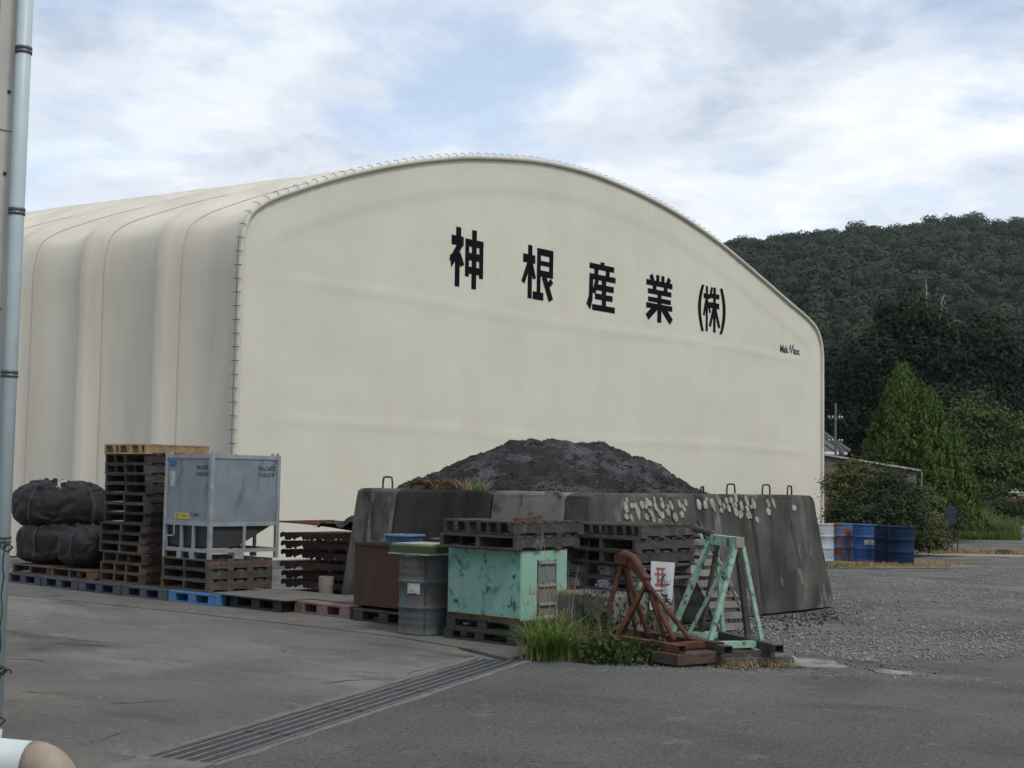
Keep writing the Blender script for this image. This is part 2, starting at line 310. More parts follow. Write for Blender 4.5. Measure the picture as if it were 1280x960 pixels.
# ================================================================== SETTING
def ragged(poly, step=.35, amp=.06, seed=0, skip=()):
    r = []
    for i, p in enumerate(poly):
        q = poly[(i + 1) % len(poly)]; L = math.hypot(q[0] - p[0], q[1] - p[1])
        if i in skip or L > 60: r.append(p); continue
        n = max(1, int(L / step)); nx, ny = -(q[1] - p[1]) / L, (q[0] - p[0]) / L
        for k in range(n):
            t = k / n; d = amp * fb(p[0] + (q[0] - p[0]) * t, p[1] + (q[1] - p[1]) * t, seed, 1.1) * (0 if k == 0 else 1)
            r.append((p[0] + (q[0] - p[0]) * t + nx * d, p[1] + (q[1] - p[1]) * t + ny * d))
    return r
def slab(name, poly, z0, z1, m, kind='structure', parent=None):
    o = MB().prism(poly, z0, z1).build(name, m, parent)
    if kind and not parent: o['kind'] = kind
    return o

g = MB(); g.add([(-900, -900, -.13), (1500, -900, -.13), (1500, 1500, -.13), (-900, 1500, -.13)], [(0, 1, 2, 3)])
tag(g.build('ground', 'earth'), kind='structure')
# gravel yard, with a gentle uneven surface
def gravel_sheet():
    xs = np.concatenate([np.arange(8, 24, .2), np.arange(24, 60.1, 1.0)]); ys = np.concatenate([np.arange(-40, -8, 2.0), np.arange(-8, 16, .2), np.arange(16, 62, 1.0)])
    V = []; nx, ny = len(xs), len(ys)
    for y in ys:
        for x in xs: V.append((x, y, -.028 + .016 * fb(x, y, 0, .8, 3)))
    idx = np.arange(nx * ny).reshape(ny, nx); Q = []
    for j in range(ny - 1):
        for i in range(nx - 1):
            cx, cy = (xs[i] + xs[i + 1]) / 2, (ys[j] + ys[j + 1]) / 2
            d = cx * FX + cy * FY; r = cx * RX + cy * RY
            if d < 35.5 + .8 * fb(cx, cy, 3, .3): Q.append((idx[j, i], idx[j, i + 1], idx[j + 1, i + 1], idx[j + 1, i]))
    return link('gravel_yard', np_mesh('gravel_yard', np.array(V), np.array(Q), 'gravel', True))
tag(gravel_sheet(), kind='structure')

DX, DY = 0.934, 0.357                      # drain direction
crack_line = [(9.93, 8.95), (10.22, 9.9), (10.36, 10.91), (10.32, 12.4), (10.18, 14.35), (9.98, 16.5), (9.72, 18.43), (9.3, 22), (8.9, 27)]
dl0, dl1 = (9.72, 9.14), (4.75, 7.24)      # far and near ends of the drain, left edge
dr0, dr1 = (9.88, 8.72), (4.92, 6.82)
def ext(p, t): return (p[0] + DX * t, p[1] + DY * t)
yard_poly = [(p[0] - .015, p[1]) for p in crack_line[1:]] + [(-30, 27), (-30, ext(dl1, -37)[1]), dl1, dl0]
slab('concrete_yard', ragged(yard_poly, .3, .02, 1, skip=(7, 8, 9, 10, 11)), -.12, 0, 'yard_concrete')
strip_poly = [(11.95, 9.35), (12.05, 15.2), (12.2, 27)] + [(p[0] + .02, p[1]) for p in reversed(crack_line)]
slab('concrete_strip', ragged(strip_poly, .3, .02, 2), -.12, .004, 'strip_concrete')
asph = [dr0, dr1, ext(dr1, -37), (-30, -60), (40, -60), (20, -12), (14.6, -2.5), (13.2, 1.5), (12.25, 4.6), (11.5, 6.1), (10.9, 7.15), (10.35, 7.85), (10.1, 8.3)]
slab('asphalt', ragged(asph, .12, .26, 3, skip=(0, 1, 2, 3, 4)), -.12, 0, 'asphalt')
# pale concrete slab under the near end of the drain
# cracks in the yard
def crack(pts, w, seed, name='crack'):
    r = random.Random(seed); L = []; Rr = []
    P = []
    for i in range(len(pts) - 1):
        for k in range(6):
            t = k / 6; P.append((pts[i][0] + (pts[i + 1][0] - pts[i][0]) * t + r.uniform(-.025, .025), pts[i][1] + (pts[i + 1][1] - pts[i][1]) * t + r.uniform(-.025, .025)))
    P.append(pts[-1]); vs = []; fs = []
    for i, p in enumerate(P):
        a = P[max(0, i - 1)]; b = P[min(len(P) - 1, i + 1)]; d = math.hypot(b[0] - a[0], b[1] - a[1]) or 1
        ww = w * r.uniform(.3, 1) * min(1, 3 * min(i, len(P) - 1 - i) / len(P) + .1); nx, ny = -(b[1] - a[1]) / d * ww, (b[0] - a[0]) / d * ww
        vs += [(p[0] + nx, p[1] + ny, .004), (p[0] - nx, p[1] - ny, .004)]
        if i: fs.append((2 * i - 2, 2 * i - 1, 2 * i + 1, 2 * i))
    return MB().add(vs, fs).build(name, 'tar', bpy.data.objects['concrete_yard'])
for i, (pts, w) in enumerate([([(7.45, 8.95), (7.62, 8.86), (7.85, 8.86), (8.12, 8.72)], .016), ([(8.2, 8.6), (8.6, 8.9), (9.1, 9.0), (9.5, 9.15)], .006), ([(6.3, 12.1), (6.5, 11.8), (6.55, 11.5)], .012),
                              ([(5.2, 10.8), (5.35, 10.5)], .012), ([(5.5, 10.1), (5.7, 9.8)], .010), ([(7.2, 12.9), (7.5, 12.4), (7.55, 12.0)], .010), ([(4.1, 8.6), (4.35, 8.3)], .014), ([(8.8, 10.9), (9.3, 10.4), (9.8, 9.9)], .008)]):
    crack(pts, w, 20 + i)
rk = random.Random(9)
for i in range(14):
    d = rk.uniform(8.5, 16); q = W(rk.uniform(-.34, -.04) * d, d)
    if q[0] > 9.4 or (q[1] - dl1[1]) * DX - (q[0] - dl1[0]) * DY < .5: continue
    an = rk.uniform(-.5, .9) + (1.2 if i % 4 == 0 else 0) - HEAD; L = rk.uniform(.25, .8); P = [q]
    for k in range(3): an += rk.uniform(-.4, .4); P.append((P[-1][0] + math.cos(an) * L / 3, P[-1][1] + math.sin(an) * L / 3))
    crack(P, rk.uniform(.004, .010), 60 + i)

# ------------------------------------------------------------------ drain gratings
def drain():
    ang = math.atan2(DY, DX); L = 5.32 / 5; wd = .40
    for nm, off, w2, lab in (('drain_kerb', .46, .06, 'pale concrete kerb strip along the left edge of the iron drain grating'), ('drain_kerb', -.02, .055, 'pale concrete kerb strip along the right edge of the iron drain grating')):
        m = MB(); n = 40; vs = []; fs = []; r = random.Random(int(off * 100))
        for i in range(n + 1):
            x = 5.36 * i / n; j = r.uniform(-.012, .012) if 0 < i < n else 0
            o = -1 if off < 0 else 1
            a = off - (w2 if off < 0 else 0) - .004; b = a + w2 + .004
            if off < 0: a += j
            else: b += j
            vs += [(x, a, -.12), (x, b, -.12), (x, b, .006), (x, a, .006)]
            if i:
                k = 4 * i - 4; fs += [(k + q, k + (q + 1) % 4, k + 4 + (q + 1) % 4, k + 4 + q) for q in range(4)]
        fs += [(3, 2, 1, 0), (4 * n, 4 * n + 1, 4 * n + 2, 4 * n + 3)]
        tag(m.add(vs, fs).build(nm, 'kerb', None, False, (dr1[0], dr1[1], 0), ang), lab, 'kerb')
    bar = MB().box(0, L - .012, -.011, .011, -.05, -.004).mesh('bar', 'iron')
    lite = MB().box(0, L - .012, -.010, .010, -.05, .002).mesh('bar', 'iron_worn')
    cross = MB().box(-.006, .006, .02, wd - .02, -.045, -.012).mesh('cross_bar', 'iron')
    endp = MB().box(-.006, .006, .0, wd, -.05, -.001).mesh('end_plate', 'iron')
    words = ['nearest', 'second', 'middle', 'fourth', 'farthest']
    for k in range(5):
        p = (dr1[0] + DX * L * k - DY * .01, dr1[1] + DY * L * k + DX * .01, 0)
        t = thing('drain_grating', 'iron bar drain grating set in the paving, %s of the five in the row%s' % (words[k], ''), 'drain grating', p, ang, 'drain gratings in the yard')
        for i in range(17):
            y = .012 + i * (wd - .024) / 16
            link('bar', lite if i % 4 == 0 else bar, t, (0, y, 0))
        for i in range(5): link('cross_bar', cross, t, (.1 + i * (L - .2) / 4, 0, 0))
        link('end_plate', endp, t, (.006, 0, 0)); link('end_plate', endp, t, (L - .018, 0, 0))
    tag(slab('concrete_piece', ragged([(4.97, 6.80), (4.78, 7.28), (4.2, 7.07), (4.35, 6.6)], .1, .02, 6), -.12, .008, 'kerb', None), 'pale concrete patch closing the near end of the drain', 'slab')
    slab('drain_channel', [(dr1[0] - .1, dr1[1] - .1), (dr0[0] + .05, dr0[1] - .05), (dl0[0] + .05, dl0[1] + .05), (dl1[0] - .1, dl1[1] + .1)], -.128, -.122, 'tar')
drain()
# white dusty slabs lying in the gravel
for poly, lab in (([(11.7, 7.35), (12.2, 7.25), (12.35, 6.75), (12.0, 6.45), (11.75, 6.8)], 'flat grey broken concrete piece in the gravel before the green stand'), ([(11.9, 6.05), (12.12, 6.25), (12.2, 5.85), (12.0, 5.65)], 'small white flat slab in the gravel right of the green stand')):
    tag(slab('concrete_piece', ragged(poly, .06, .13, 5), -.03, -.008, 'pale_slab', None), lab, 'slab')

# ------------------------------------------------------------------ tent warehouse
TU, TV = 15.64, 21.13
PROF = [(0, 0), (0, 2), (0, 4), (0, 5.4), (.0, 5.95), (.05, 6.42), (.19, 6.78), (.5, 7.05), (.91, 7.27), (1.92, 7.71), (2.98, 8.12), (4.12, 8.50), (5.57, 8.90), (6.61, 9.12), (8.27, 9.37), (9.45, 9.46), (10.8, 9.47),
        (12.73, 9.31), (14.55, 9.02), (16.52, 8.53), (18.64, 7.84), (20.23, 7.29), (21.3, 6.93), (21.85, 6.66), (22.14, 6.30), (22.25, 5.85), (22.26, 5.3), (22.26, 4), (22.26, 2), (22.26, 0)]
def catmull(P, n):
    out = []
    for i in range(len(P) - 1):
        p0, p1, p2, p3 = (np.array(P[max(0, i - 1)]), np.array(P[i]), np.array(P[i + 1]), np.array(P[min(len(P) - 1, i + 2)]))
        for k in range(n):
            t = k / n
            m1 = (p2 - p0) / 2; m2 = (p3 - p1) / 2
            l = np.linalg.norm(p2 - p1)
            for m in (m1, m2):
                q = np.linalg.norm(m)
                if q > l: m *= l / q
            out.append(tuple((2 * t**3 - 3 * t**2 + 1) * p1 + (t**3 - 2 * t**2 + t) * m1 + (-2 * t**3 + 3 * t**2) * p2 + (t**3 - t**2) * m2))
    out.append(tuple(P[-1])); return out
PR = catmull(PROF, 5)
def prof_normals(P):
    r = []
    for i, p in enumerate(P):
        a = P[max(0, i - 1)]; b = P[min(len(P) - 1, i + 1)]; dx, dz = b[0] - a[0], b[1] - a[1]; l = math.hypot(dx, dz) or 1
        r.append((-dz / l, dx / l))
    return r
PN = prof_normals(PR)
def arc_resample(P, step):
    out = [P[0]]; acc = 0
    for i in range(1, len(P)):
        a, b = P[i - 1], P[i]; l = math.hypot(b[0] - a[0], b[1] - a[1]); d = step - acc
        while d <= l:
            t = d / l; out.append((a[0] + (b[0] - a[0]) * t, a[1] + (b[1] - a[1]) * t)); d += step
        acc = (acc + l) % step
    return out
def gable_disp(s, z, edge):
    """how far the gable cloth stands out (towards -y) from its plane"""
    d = .010 * fb(s, z, 0, .45, 3)
    for zs, a in ((2.83, .013), (5.62, .014)):
        fade = min(1, max(0, (s - .5) / 1.2)) * min(1, max(0, (21.6 - s) / 1.0))
        d += a * math.exp(-((z - zs - .04 * math.sin(s * .5)) / .10) ** 2) * fade * (.75 + .5 * fb(s, 1, 5, .8, 2))
        d += .004 * max(0, 1 - abs(z - zs - .5) / .55) * fade
    d += .022 * (1 / (1 + math.exp((edge - .78) / .05)))            # outer band raised so its step stands in for the inner frame's shadow
    d += .010 * math.exp(-(edge / .22) ** 2) * math.sin(edge * 3 + (s + z) * 23)
    return d
def tent():
    t = thing('tent_warehouse', 'big cream membrane tent warehouse with arched roof and black lettering', 'warehouse', (TU, TV, 0))
    # roof and side cloth, hollowed a little between the arches
    BAY = 2.13; nb = 15; nsub = 14; V = []; SHR = -.197; cols = len(PR)
    rows = nb * nsub + 1
    for j in range(rows):
        y = j * BAY / nsub; fr = (j % nsub) / nsub
        sag = -(4 * fr * (1 - fr)) * .22
        ridge = .02 * math.exp(-(min(fr, 1 - fr) / .035) ** 2)
        for (s, z), (nx, nz) in zip(PR, PN):
            k = min(1, z / 1.0)
            w = 1 + .25 * fb(s * .3, y * .8, z * .3, .5, 2)
            o = (sag * w) * k + ridge + .006 * fb(s, y, z, .9, 2)
            V.append((s + nx * o + SHR * y, y - .02, z + nz * o))
    idx = np.arange(rows * cols).reshape(rows, cols)
    Q = np.stack([idx[:-1, :-1], idx[1:, :-1], idx[1:, 1:], idx[:-1, 1:]], -1).reshape(-1, 4)
    link('roof_cloth', np_mesh('roof_cloth', np.array(V), Q, 'membrane_roof', True), t)
    # welded seams on the roof cloth, one per bay
    for b in range(nb):
        for off, nm in ((.79, 'seam'),):
            y = (b + off) * BAY; fr = off; m = MB(); vs = []; fs = []
            for i, ((s, z), (nx, nz)) in enumerate(zip(PR, PN)):
                k = min(1, z); w = 1 + .25 * fb(s * .3, y * .8, z * .3, .5, 2)
                o = -(4 * fr * (1 - fr)) * .22 * w * k + .006 * fb(s, y, z, .9, 2) + .010
                vs += [(s + nx * o + SHR * (y - .018), y - .033, z + nz * o), (s + nx * o + SHR * y, y - .005, z + nz * o)]
                if i: fs.append((2 * i - 2, 2 * i - 1, 2 * i + 1, 2 * i))
            m.add(vs, fs).build('seam', 'seam_dark', t, True)
    # gable cloth
    ss = sorted(set([0, .01, .03, .06, .1, .15, .2, .28, .36, .45, .55, .65] + list(np.arange(.78, 21.4, .11)) + [21.5, 21.6, 21.7, 21.8, 21.88, 21.96, 22.03, 22.1, 22.15, 22.2, 22.23, 22.25, 22.26]))
    px = [p[0] for p in PR]; pz = [p[1] for p in PR]
    # top height per column
    top = []
    for s in ss:
        best = 5.9
        for i in range(len(PR) - 1):
            a, b = PR[i], PR[i + 1]
            if min(a[0], b[0]) - 1e-6 <= s <= max(a[0], b[0]) + 1e-6 and abs(b[0] - a[0]) > 1e-5:
                best = max(best, a[1] + (b[1] - a[1]) * (s - a[0]) / (b[0] - a[0]))
        top.append(best)
    pe = np.array(arc_resample(PR, .1)); nr = 100; V = []
    for s, tp in zip(ss, top):
        zs = np.linspace(0, tp, nr)
        dd = np.sqrt(((pe[:, 0][None] - s) ** 2 + (pe[:, 1][None] - zs[:, None]) ** 2)).min(1)
        for z, e in zip(zs, dd): V.append((s, .02 - gable_disp(s, float(z), float(e)), z))
    idx = np.arange(len(ss) * nr).reshape(len(ss), nr)
    Q = np.stack([idx[:-1, :-1], idx[1:, :-1], idx[1:, 1:], idx[:-1, 1:]], -1).reshape(-1, 4)
    link('gable_cloth', np_mesh('gable_cloth', np.array(V), Q, 'membrane', True), t)
    MB().add([(s + SHR * nb * BAY, nb * BAY - .05, z) for s, z in PR], [tuple(range(len(PR)))]).build('rear_gable', 'membrane', t)
    # edge arch: a padded tube round the gable, and its lacing
    MB().tube([(s, -.03, z) for s, z in PR], .055, 10).build('edge_arch', 'membrane_edge', t, True)
    lace = MB(); pts = arc_resample(PR, .262); cx = 11.1
    for i, (s, z) in enumerate(pts[2:-2]):
        a = pts[i + 1]; b = pts[i + 3]; l = math.hypot(b[0] - a[0], b[1] - a[1]); nx, nz = -(b[1] - a[1]) / l, (b[0] - a[0]) / l
        up = 1 if z > 6.3 else 0
        q0 = (s + nx * .095, .05, z + nz * .095); q1 = (s + nx * .10, -.05, z + nz * .10); q2 = (s + nx * .035, -.112, z + nz * .035)
        lace.tube([q0, q1, q2], .0065, 4)
    for k in range(len(pts) - 5):
        a, b = pts[k + 2], pts[k + 3]
        if a[1] < 6.2:
            sx = -.098 if a[0] < 11 else .098
            lace.tube([(a[0] + sx, -.045, a[1]), (b[0] + sx + rng.uniform(-.006, .006), -.045, b[1])], .006, 4)
    tag(lace.build('lacing', 'rope_dark', t), kind='stuff')
    # base curb under the cloth
    MB().box(-.12, 22.4, -.14, -.06, -.1, .14).build('base_kerb', 'kerb', t)
    return t
TENT = tent()

# lettering: each character is a plate of strokes
def strokes_char(parent, s0, s1, z0, z1, rects, lines, polys=(), name='character', m='letter'):
    mb = MB(); k = 0
    def put(poly):
        nonlocal k
        k += 1
        w, h = s1 - s0, z1 - z0
        P = [(s0 + x * w, z0 + yv * h) for x, yv in poly]; n = len(P)
        area = sum(P[i][0] * P[(i + 1) % n][1] - P[(i + 1) % n][0] * P[i][1] for i in range(n))
        if area < 0: P.reverse()
        mb.add([(x, .0165 - .0007 * k - gable_disp(x, z, 5), z) for x, z in P] + [(x, .0175 - .0007 * k - gable_disp(x, z, 5), z) for x, z in P], [tuple(range(n)), tuple(range(2 * n - 1, n - 1, -1))] + [(i, n + i, n + (i + 1) % n, (i + 1) % n) for i in range(n)])
    for x0, x1, y0, y1 in rects: put([(x0, y0), (x1, y0), (x1, y1), (x0, y1)])
    asp = (z1 - z0) / (s1 - s0)
    for (xa, ya), (xb, yb), wd in lines:
        dx, dy = xb - xa, (yb - ya) * asp; l = math.hypot(dx, dy); nx, ny = -dy / l * wd / 2, dx / l * wd / 2 / asp
        put([(xa + nx, ya + ny), (xb + nx, yb + ny), (xb - nx, yb - ny), (xa - nx, ya - ny)])
    for p in polys: put(p)
    return mb.build(name, m, parent)
strokes_char(TENT, 5.70, 6.80, 6.07, 7.42,
    [(.175, .325, .84, 1), (.045, .40, .69, .85), (.155, .295, 0, .5), (.45, .565, .195, .835), (.87, .99, .195, .835), (.645, .785, 0, 1), (.45, .99, .71, .835), (.45, .99, .48, .605), (.45, .99, .25, .37)],
    [((.30, .72), (.05, .40), .15), ((.25, .56), (.37, .36), .12)], [[(.0, .50), (.05, .30), (.14, .42), (.26, .60), (.16, .60)]])
strokes_char(TENT, 8.12, 9.27, 6.08, 7.36,
    [(.19, .325, 0, 1), (.035, .42, .66, .82), (.475, .595, .06, .975), (.865, .995, .445, .975), (.475, .995, .845, .975), (.475, .995, .655, .745), (.475, .995, .445, .565), (.35, .69, 0, .145)],
    [((.23, .68), (.04, .28), .11), ((.29, .66), (.40, .38), .10), ((.70, .46), (.93, .02), .15), ((.96, .40), (.80, .27), .12)])
strokes_char(TENT, 10.55, 11.74, 6.06, 7.26,
    [(.47, .61, .88, 1.04), (.10, .95, .865, .985), (.26, .40, .74, .87), (.65, .79, .74, .87), (.10, 1.0, .645, .765), (.33, .94, .43, .56), (.29, .90, .235, .36), (.19, .98, 0, .125), (.52, .67, .05, .66)],
    [((.36, .66), (.25, .36), .12)], [[(.10, .70), (.225, .70), (.205, .22), (.13, .0), (.0, .11), (.085, .30)]])
strokes_char(TENT, 13.06, 14.24, 6.02, 7.26,
    [(.37, .495, .80, 1.02), (.565, .69, .80, 1.02), (0, 1, .77, .89), (.06, .96, .59, .70), (.07, .94, .42, .525), (0, 1, .28, .395), (.42, .575, 0, .62), (.24, .38, .68, .79), (.66, .80, .68, .79)],
    [((.17, 1.0), (.26, .84), .13), ((.88, .99), (.79, .84), .13), ((.36, .32), (.03, .08), .16), ((.63, .32), (.96, .05), .17)])
def paren(cx, bulge, n=9):
    o = []; i_ = []
    for k in range(n):
        y = 1.02 * k / (n - 1) - .01; t = (y - .5) * 2; c = cx + bulge * (1 - t * t); wv = .045 + .008 * (1 - t * t)
        o.append((c - wv, y)); i_.append((c + wv, y))
    return [[o[k], i_[k], i_[k + 1], o[k + 1]] for k in range(n - 1)]
strokes_char(TENT, 15.46, 16.78, 6.0, 7.27,
    [(.285, .37, 0, 1), (.205, .455, .72, .83), (.565, .665, 0, 1), (.45, .80, .75, .86), (.42, .80, .53, .66)],
    [((.31, .72), (.21, .34), .075), ((.36, .66), (.455, .42), .07), ((.515, .99), (.455, .78), .075), ((.59, .54), (.44, .12), .085), ((.64, .54), (.80, .12), .09)],
    paren(.17, -.12) + paren(.86, .12))
def text_mesh(body, name, m):
    cu = bpy.data.curves.new(name, 'FONT'); cu.body = body; cu.size = 1; cu.offset = .02
    o = bpy.data.objects.new(name, cu); COL.objects.link(o)
    dg = bpy.context.evaluated_depsgraph_get(); me = bpy.data.meshes.new_from_object(o.evaluated_get(dg))
    bpy.data.objects.remove(o); me.materials.clear(); me.materials.append(MATS[m])
    xs = [v.co.x for v in me.vertices]; ys = [v.co.y for v in me.vertices]
    x0, x1, y0, y1 = min(xs), max(xs), min(ys), max(ys)
    for v in me.vertices: v.co = ((v.co.x - x0) / (x1 - x0), (v.co.y - y0) / (y1 - y0), 0)
    return me
def text_on(parent, me, name, x, y, z, w, h, face):
    """face '-y' or '-x': text reads along +x on a -y face, along -y on a -x face"""
    o = link(name, me, parent, (x, y, z)); o.rotation_euler = (R(90), 0, 0 if face == '-y' else R(-90)); o.scale = (w, h, 1); return o
for body, a, b, zz0, zz1 in (('Mak', 19.80, 20.26, 5.74, 5.97), ('ax', 20.58, 20.94, 5.74, 5.90)):
    text_on(TENT, text_mesh(body, 'logo_text', 'logo'), 'logo_text', a, .004, zz0, b - a, zz1 - zz0, '-y')
strokes_char(TENT, 20.26, 20.62, 5.72, 6.04, [], [((.12, .1), (.38, .95), .10), ((.38, .95), (.50, .1), .10), ((.50, .1), (.80, .98), .10), ((.80, .98), (.88, .15), .10)], name='logo_text', m='logo')

# ------------------------------------------------------------------ slag bin: precast blocks
def block(name, label, foot, topq, h, m, loops, chips=()):
    """battered block: foot and top outlines (4 points each), rounded top edge"""
    t = thing(name, label, 'concrete block', (foot[0][0], foot[0][1], -.03), 0, 'precast blocks round the slag bin')
    ox, oy = foot[0]
    def lerp(a, b, k): return (a[0] + (b[0] - a[0]) * k, a[1] + (b[1] - a[1]) * k)
    cx = sum(p[0] for p in topq) / 4; cy = sum(p[1] for p in topq) / 4
    def ringpts(k, shrink):
        r = []
        base = [lerp(a, b, k) for a, b in zip(foot, topq)]
        for i, p in enumerate(base):   # chamfered corners
            q = base[i - 1]; n = base[(i + 1) % 4]
            for w in (q, n):
                l = math.hypot(w[0] - p[0], w[1] - p[1]); c = .03 / l
                r.append((p[0] + (w[0] - p[0]) * c, p[1] + (w[1] - p[1]) * c))
        return [(x + (cx - x) * shrink - ox, y + (cy - y) * shrink - oy, h * k + .03) for x, y in r]
    rings = [ringpts(k, 0) for k in (0, .2, .4, .6, .8, .93, .975)]
    e = ringpts(1.0, .06); rings.append([(x, y, h + .03 - .012) for x, y, z in e]); e = ringpts(1.0, .16); rings.append([(x, y, h + .03) for x, y, z in e])
    rr = random.Random(int(foot[0][0] * 31 + foot[0][1] * 17))
    rings = [[(x + rr.uniform(-.006, .006), y + rr.uniform(-.006, .006), z + (rr.uniform(-.006, .006) if k else 0)) for x, y, z in r] for k, r in enumerate(rings)]
    MB().loft(rings).build('body', m, t)
    for (lx, ly, ang, lw, lh, lean) in loops:
        pts = []
        for k in range(13):
            a = k / 12
            if a < .3: p = (-lw / 2, -.05 + (lh + .02) * a / .3 * .95)
            elif a > .7: p = (lw / 2, -.05 + (lh + .02) * (1 - a) / .3 * .95)
            else:
                q = (a - .3) / .4; p = (-lw / 2 + lw * q, lh * (1 + .06 * math.sin(q * math.pi)))
            pts.append((lx - ox + math.cos(ang) * p[0], ly - oy + math.sin(ang) * p[0] + lean * max(0, p[1]), h + .03 + p[1]))
        MB().tube(pts, .013, 6).build('lifting_loop', 'iron', t, True)
    return t
H = 1.60; IN = .24; TK = .62
fx = [12.33, 14.19, 16.05, 17.99]; fy = 9.80
labs = ['weathered concrete block at the slag bin corner behind the red rusty stand', 'black streaked concrete block behind the green stand, middle of the bin front', 'concrete block at the far right end of the slag bin front']
front = []
for i in range(3):
    a, b = fx[i] + (.014 if i else 0), fx[i + 1] - .014
    ta, tb = (a + (IN if i == 0 else 0)), (b - (.2 if i == 2 else 0))
    f = [(a, fy), (b, fy), (b, fy + TK), (a, fy + TK)]; tq = [(ta, fy + IN), (tb, fy + IN), (tb, fy + TK), (ta, fy + TK)]
    lp = {0: [], 1: [(15.16, 10.22, 0.4, .17, .09, 0), (15.85, 10.22, 0, .20, .13, 0)], 2: [(16.76, 10.22, 0, .20, .13, 0), (17.40, 10.22, .2, .18, .12, 0)]}[i]
    front.append(block('concrete_block', labs[i], f, tq, H, 'concrete_wall', lp))
# pale chipped patches on the front blocks
chip_me = []
for k in range(5):
    rr = random.Random(90 + k); pts = [(.5 * math.cos(a) * (1 + rr.uniform(-.16, .16)), .5 * math.sin(a) * (1 + rr.uniform(-.12, .12))) for a in [2 * math.pi * i / 11 for i in range(11)]]
    m = MB(); n = 11; m.add([(x, 0, z) for x, z in pts] + [(x * .82, -.012, z * .88) for x, z in pts], [(i, (i + 1) % n, n + (i + 1) % n, n + i) for i in range(n)] + [tuple(range(n, 2 * n))]); chip_me.append(m.mesh('chipped_patch', 'chip'))
chips_px = [(174, 142, 22, 62), (202, 135, 18, 34), (232, 165, 20, 95), (254, 128, 22, 46), (275, 132, 18, 46), (298, 122, 18, 36), (325, 140, 16, 55), (361, 130, 18, 44), (405, 130, 16, 56), (448, 125, 18, 50), (480, 118, 16, 40), (175, 190, 20, 36),
            (201, 200, 18, 44), (277, 190, 20, 40), (314, 200, 20, 56), (360, 184, 22, 38), (390, 168, 24, 44), (428, 195, 24, 50), (349, 222, 22, 58), (226, 240, 18, 36), (256, 238, 22, 42), (398, 283, 20, 44), (472, 150, 18, 30), (460, 178, 22, 40),
            (549, 128, 24, 62), (583, 128, 18, 46), (618, 122, 26, 56), (654, 115, 18, 56), (692, 108, 18, 40), (713, 108, 16, 32), (740, 95, 18, 50), (768, 135, 20, 56), (796, 110, 18, 62), (830, 122, 22, 62), (740, 165, 24, 52), (768, 175, 20, 40),
            (803, 185, 20, 40), (850, 208, 16, 36), (702, 145, 16, 48), (800, 155, 20, 50), (678, 135, 14, 30), (906, 122, 18, 50), (935, 122, 16, 56), (908, 162, 22, 46), (1041, 145, 26, 34), (95, 0, 0, 0)]
def front_face_hit(px, py):      # where that spot lies on the battered front face: y = fy + IN * z / H
    u = px - 640; v = py - 480
    a = u * math.cos(PHI) + v * math.sin(PHI); b = -u * math.sin(PHI) + v * math.cos(PHI)
    d = X0 * a + Vector((FX * math.cos(TH), FY * math.cos(TH), math.sin(TH))) * 1700 - U0 * b
    # 1.7 + d.z t = z ; d.y t = fy + IN*z/H
    t = (fy + IN * 1.7 / H) / (d.y - IN / H * d.z); return d * t + Vector((0, 0, 1.7))
rc = random.Random(66)
chips_px += [(rc.uniform(165, 870), rc.uniform(95, 185), rc.uniform(10, 20), rc.uniform(22, 48)) for _ in range(26)]
for k, (qx, qy, qw, qh) in enumerate(chips_px):
    if not qw: continue
    p = front_face_hit(740 + qx * 310 / 1280, 600 + qy * 100 / 413); dist = p.x * FX + p.y * FY
    w = qw * 310 / 1280 / 1700 * dist / .62; hh = qh * 100 / 413 / 1700 * dist
    i = 0 if p.x < fx[1] else 1 if p.x < fx[2] else 2
    bl = front[i]
    o = link('chipped_patch', chip_me[k % 5], bl, (p.x - bl.location.x, p.y - bl.location.y - .004 - .0006 * (k % 7), p.z - bl.location.z)); o.scale = (w, 1, hh)
    o.rotation_euler = (-math.atan(IN / H), R(-12 + rng.uniform(-10, 10)), 0)
# left side blocks
lx0 = 12.33
def leftblock(label, y0, y1, m, loops, last=False):
    f = [(lx0, y1), (lx0, y0), (lx0 + TK, y0), (lx0 + TK, y1)]; e = .06 if last else 0
    block('concrete_block', label, f, [(lx0 + IN, y1 - e), (lx0 + IN, y0), (lx0 + TK, y0), (lx0 + TK, y1 - e)], H, m, loops)
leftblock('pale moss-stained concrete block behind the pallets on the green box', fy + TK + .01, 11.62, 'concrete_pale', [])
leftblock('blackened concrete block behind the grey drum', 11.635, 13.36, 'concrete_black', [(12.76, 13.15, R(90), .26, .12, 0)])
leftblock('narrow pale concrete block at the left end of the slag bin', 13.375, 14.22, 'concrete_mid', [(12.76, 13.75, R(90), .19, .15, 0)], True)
# rear and right-hand walls of the bin
for lab, f in (('concrete block closing the right side of the slag bin', [(17.33, 10.44), (18.06, 10.44), (18.06, 14.6), (17.33, 14.6)]), ('long concrete block at the back of the slag bin', [(13.45, 14.62), (17.95, 14.62), (17.95, 15.2), (13.45, 15.2)])):
    block('concrete_block', lab, f, [(p[0] * .98 + .02 * 15.2, p[1] * .98 + .02 * 12.5) for p in f], 1.45, 'concrete_wall', [])

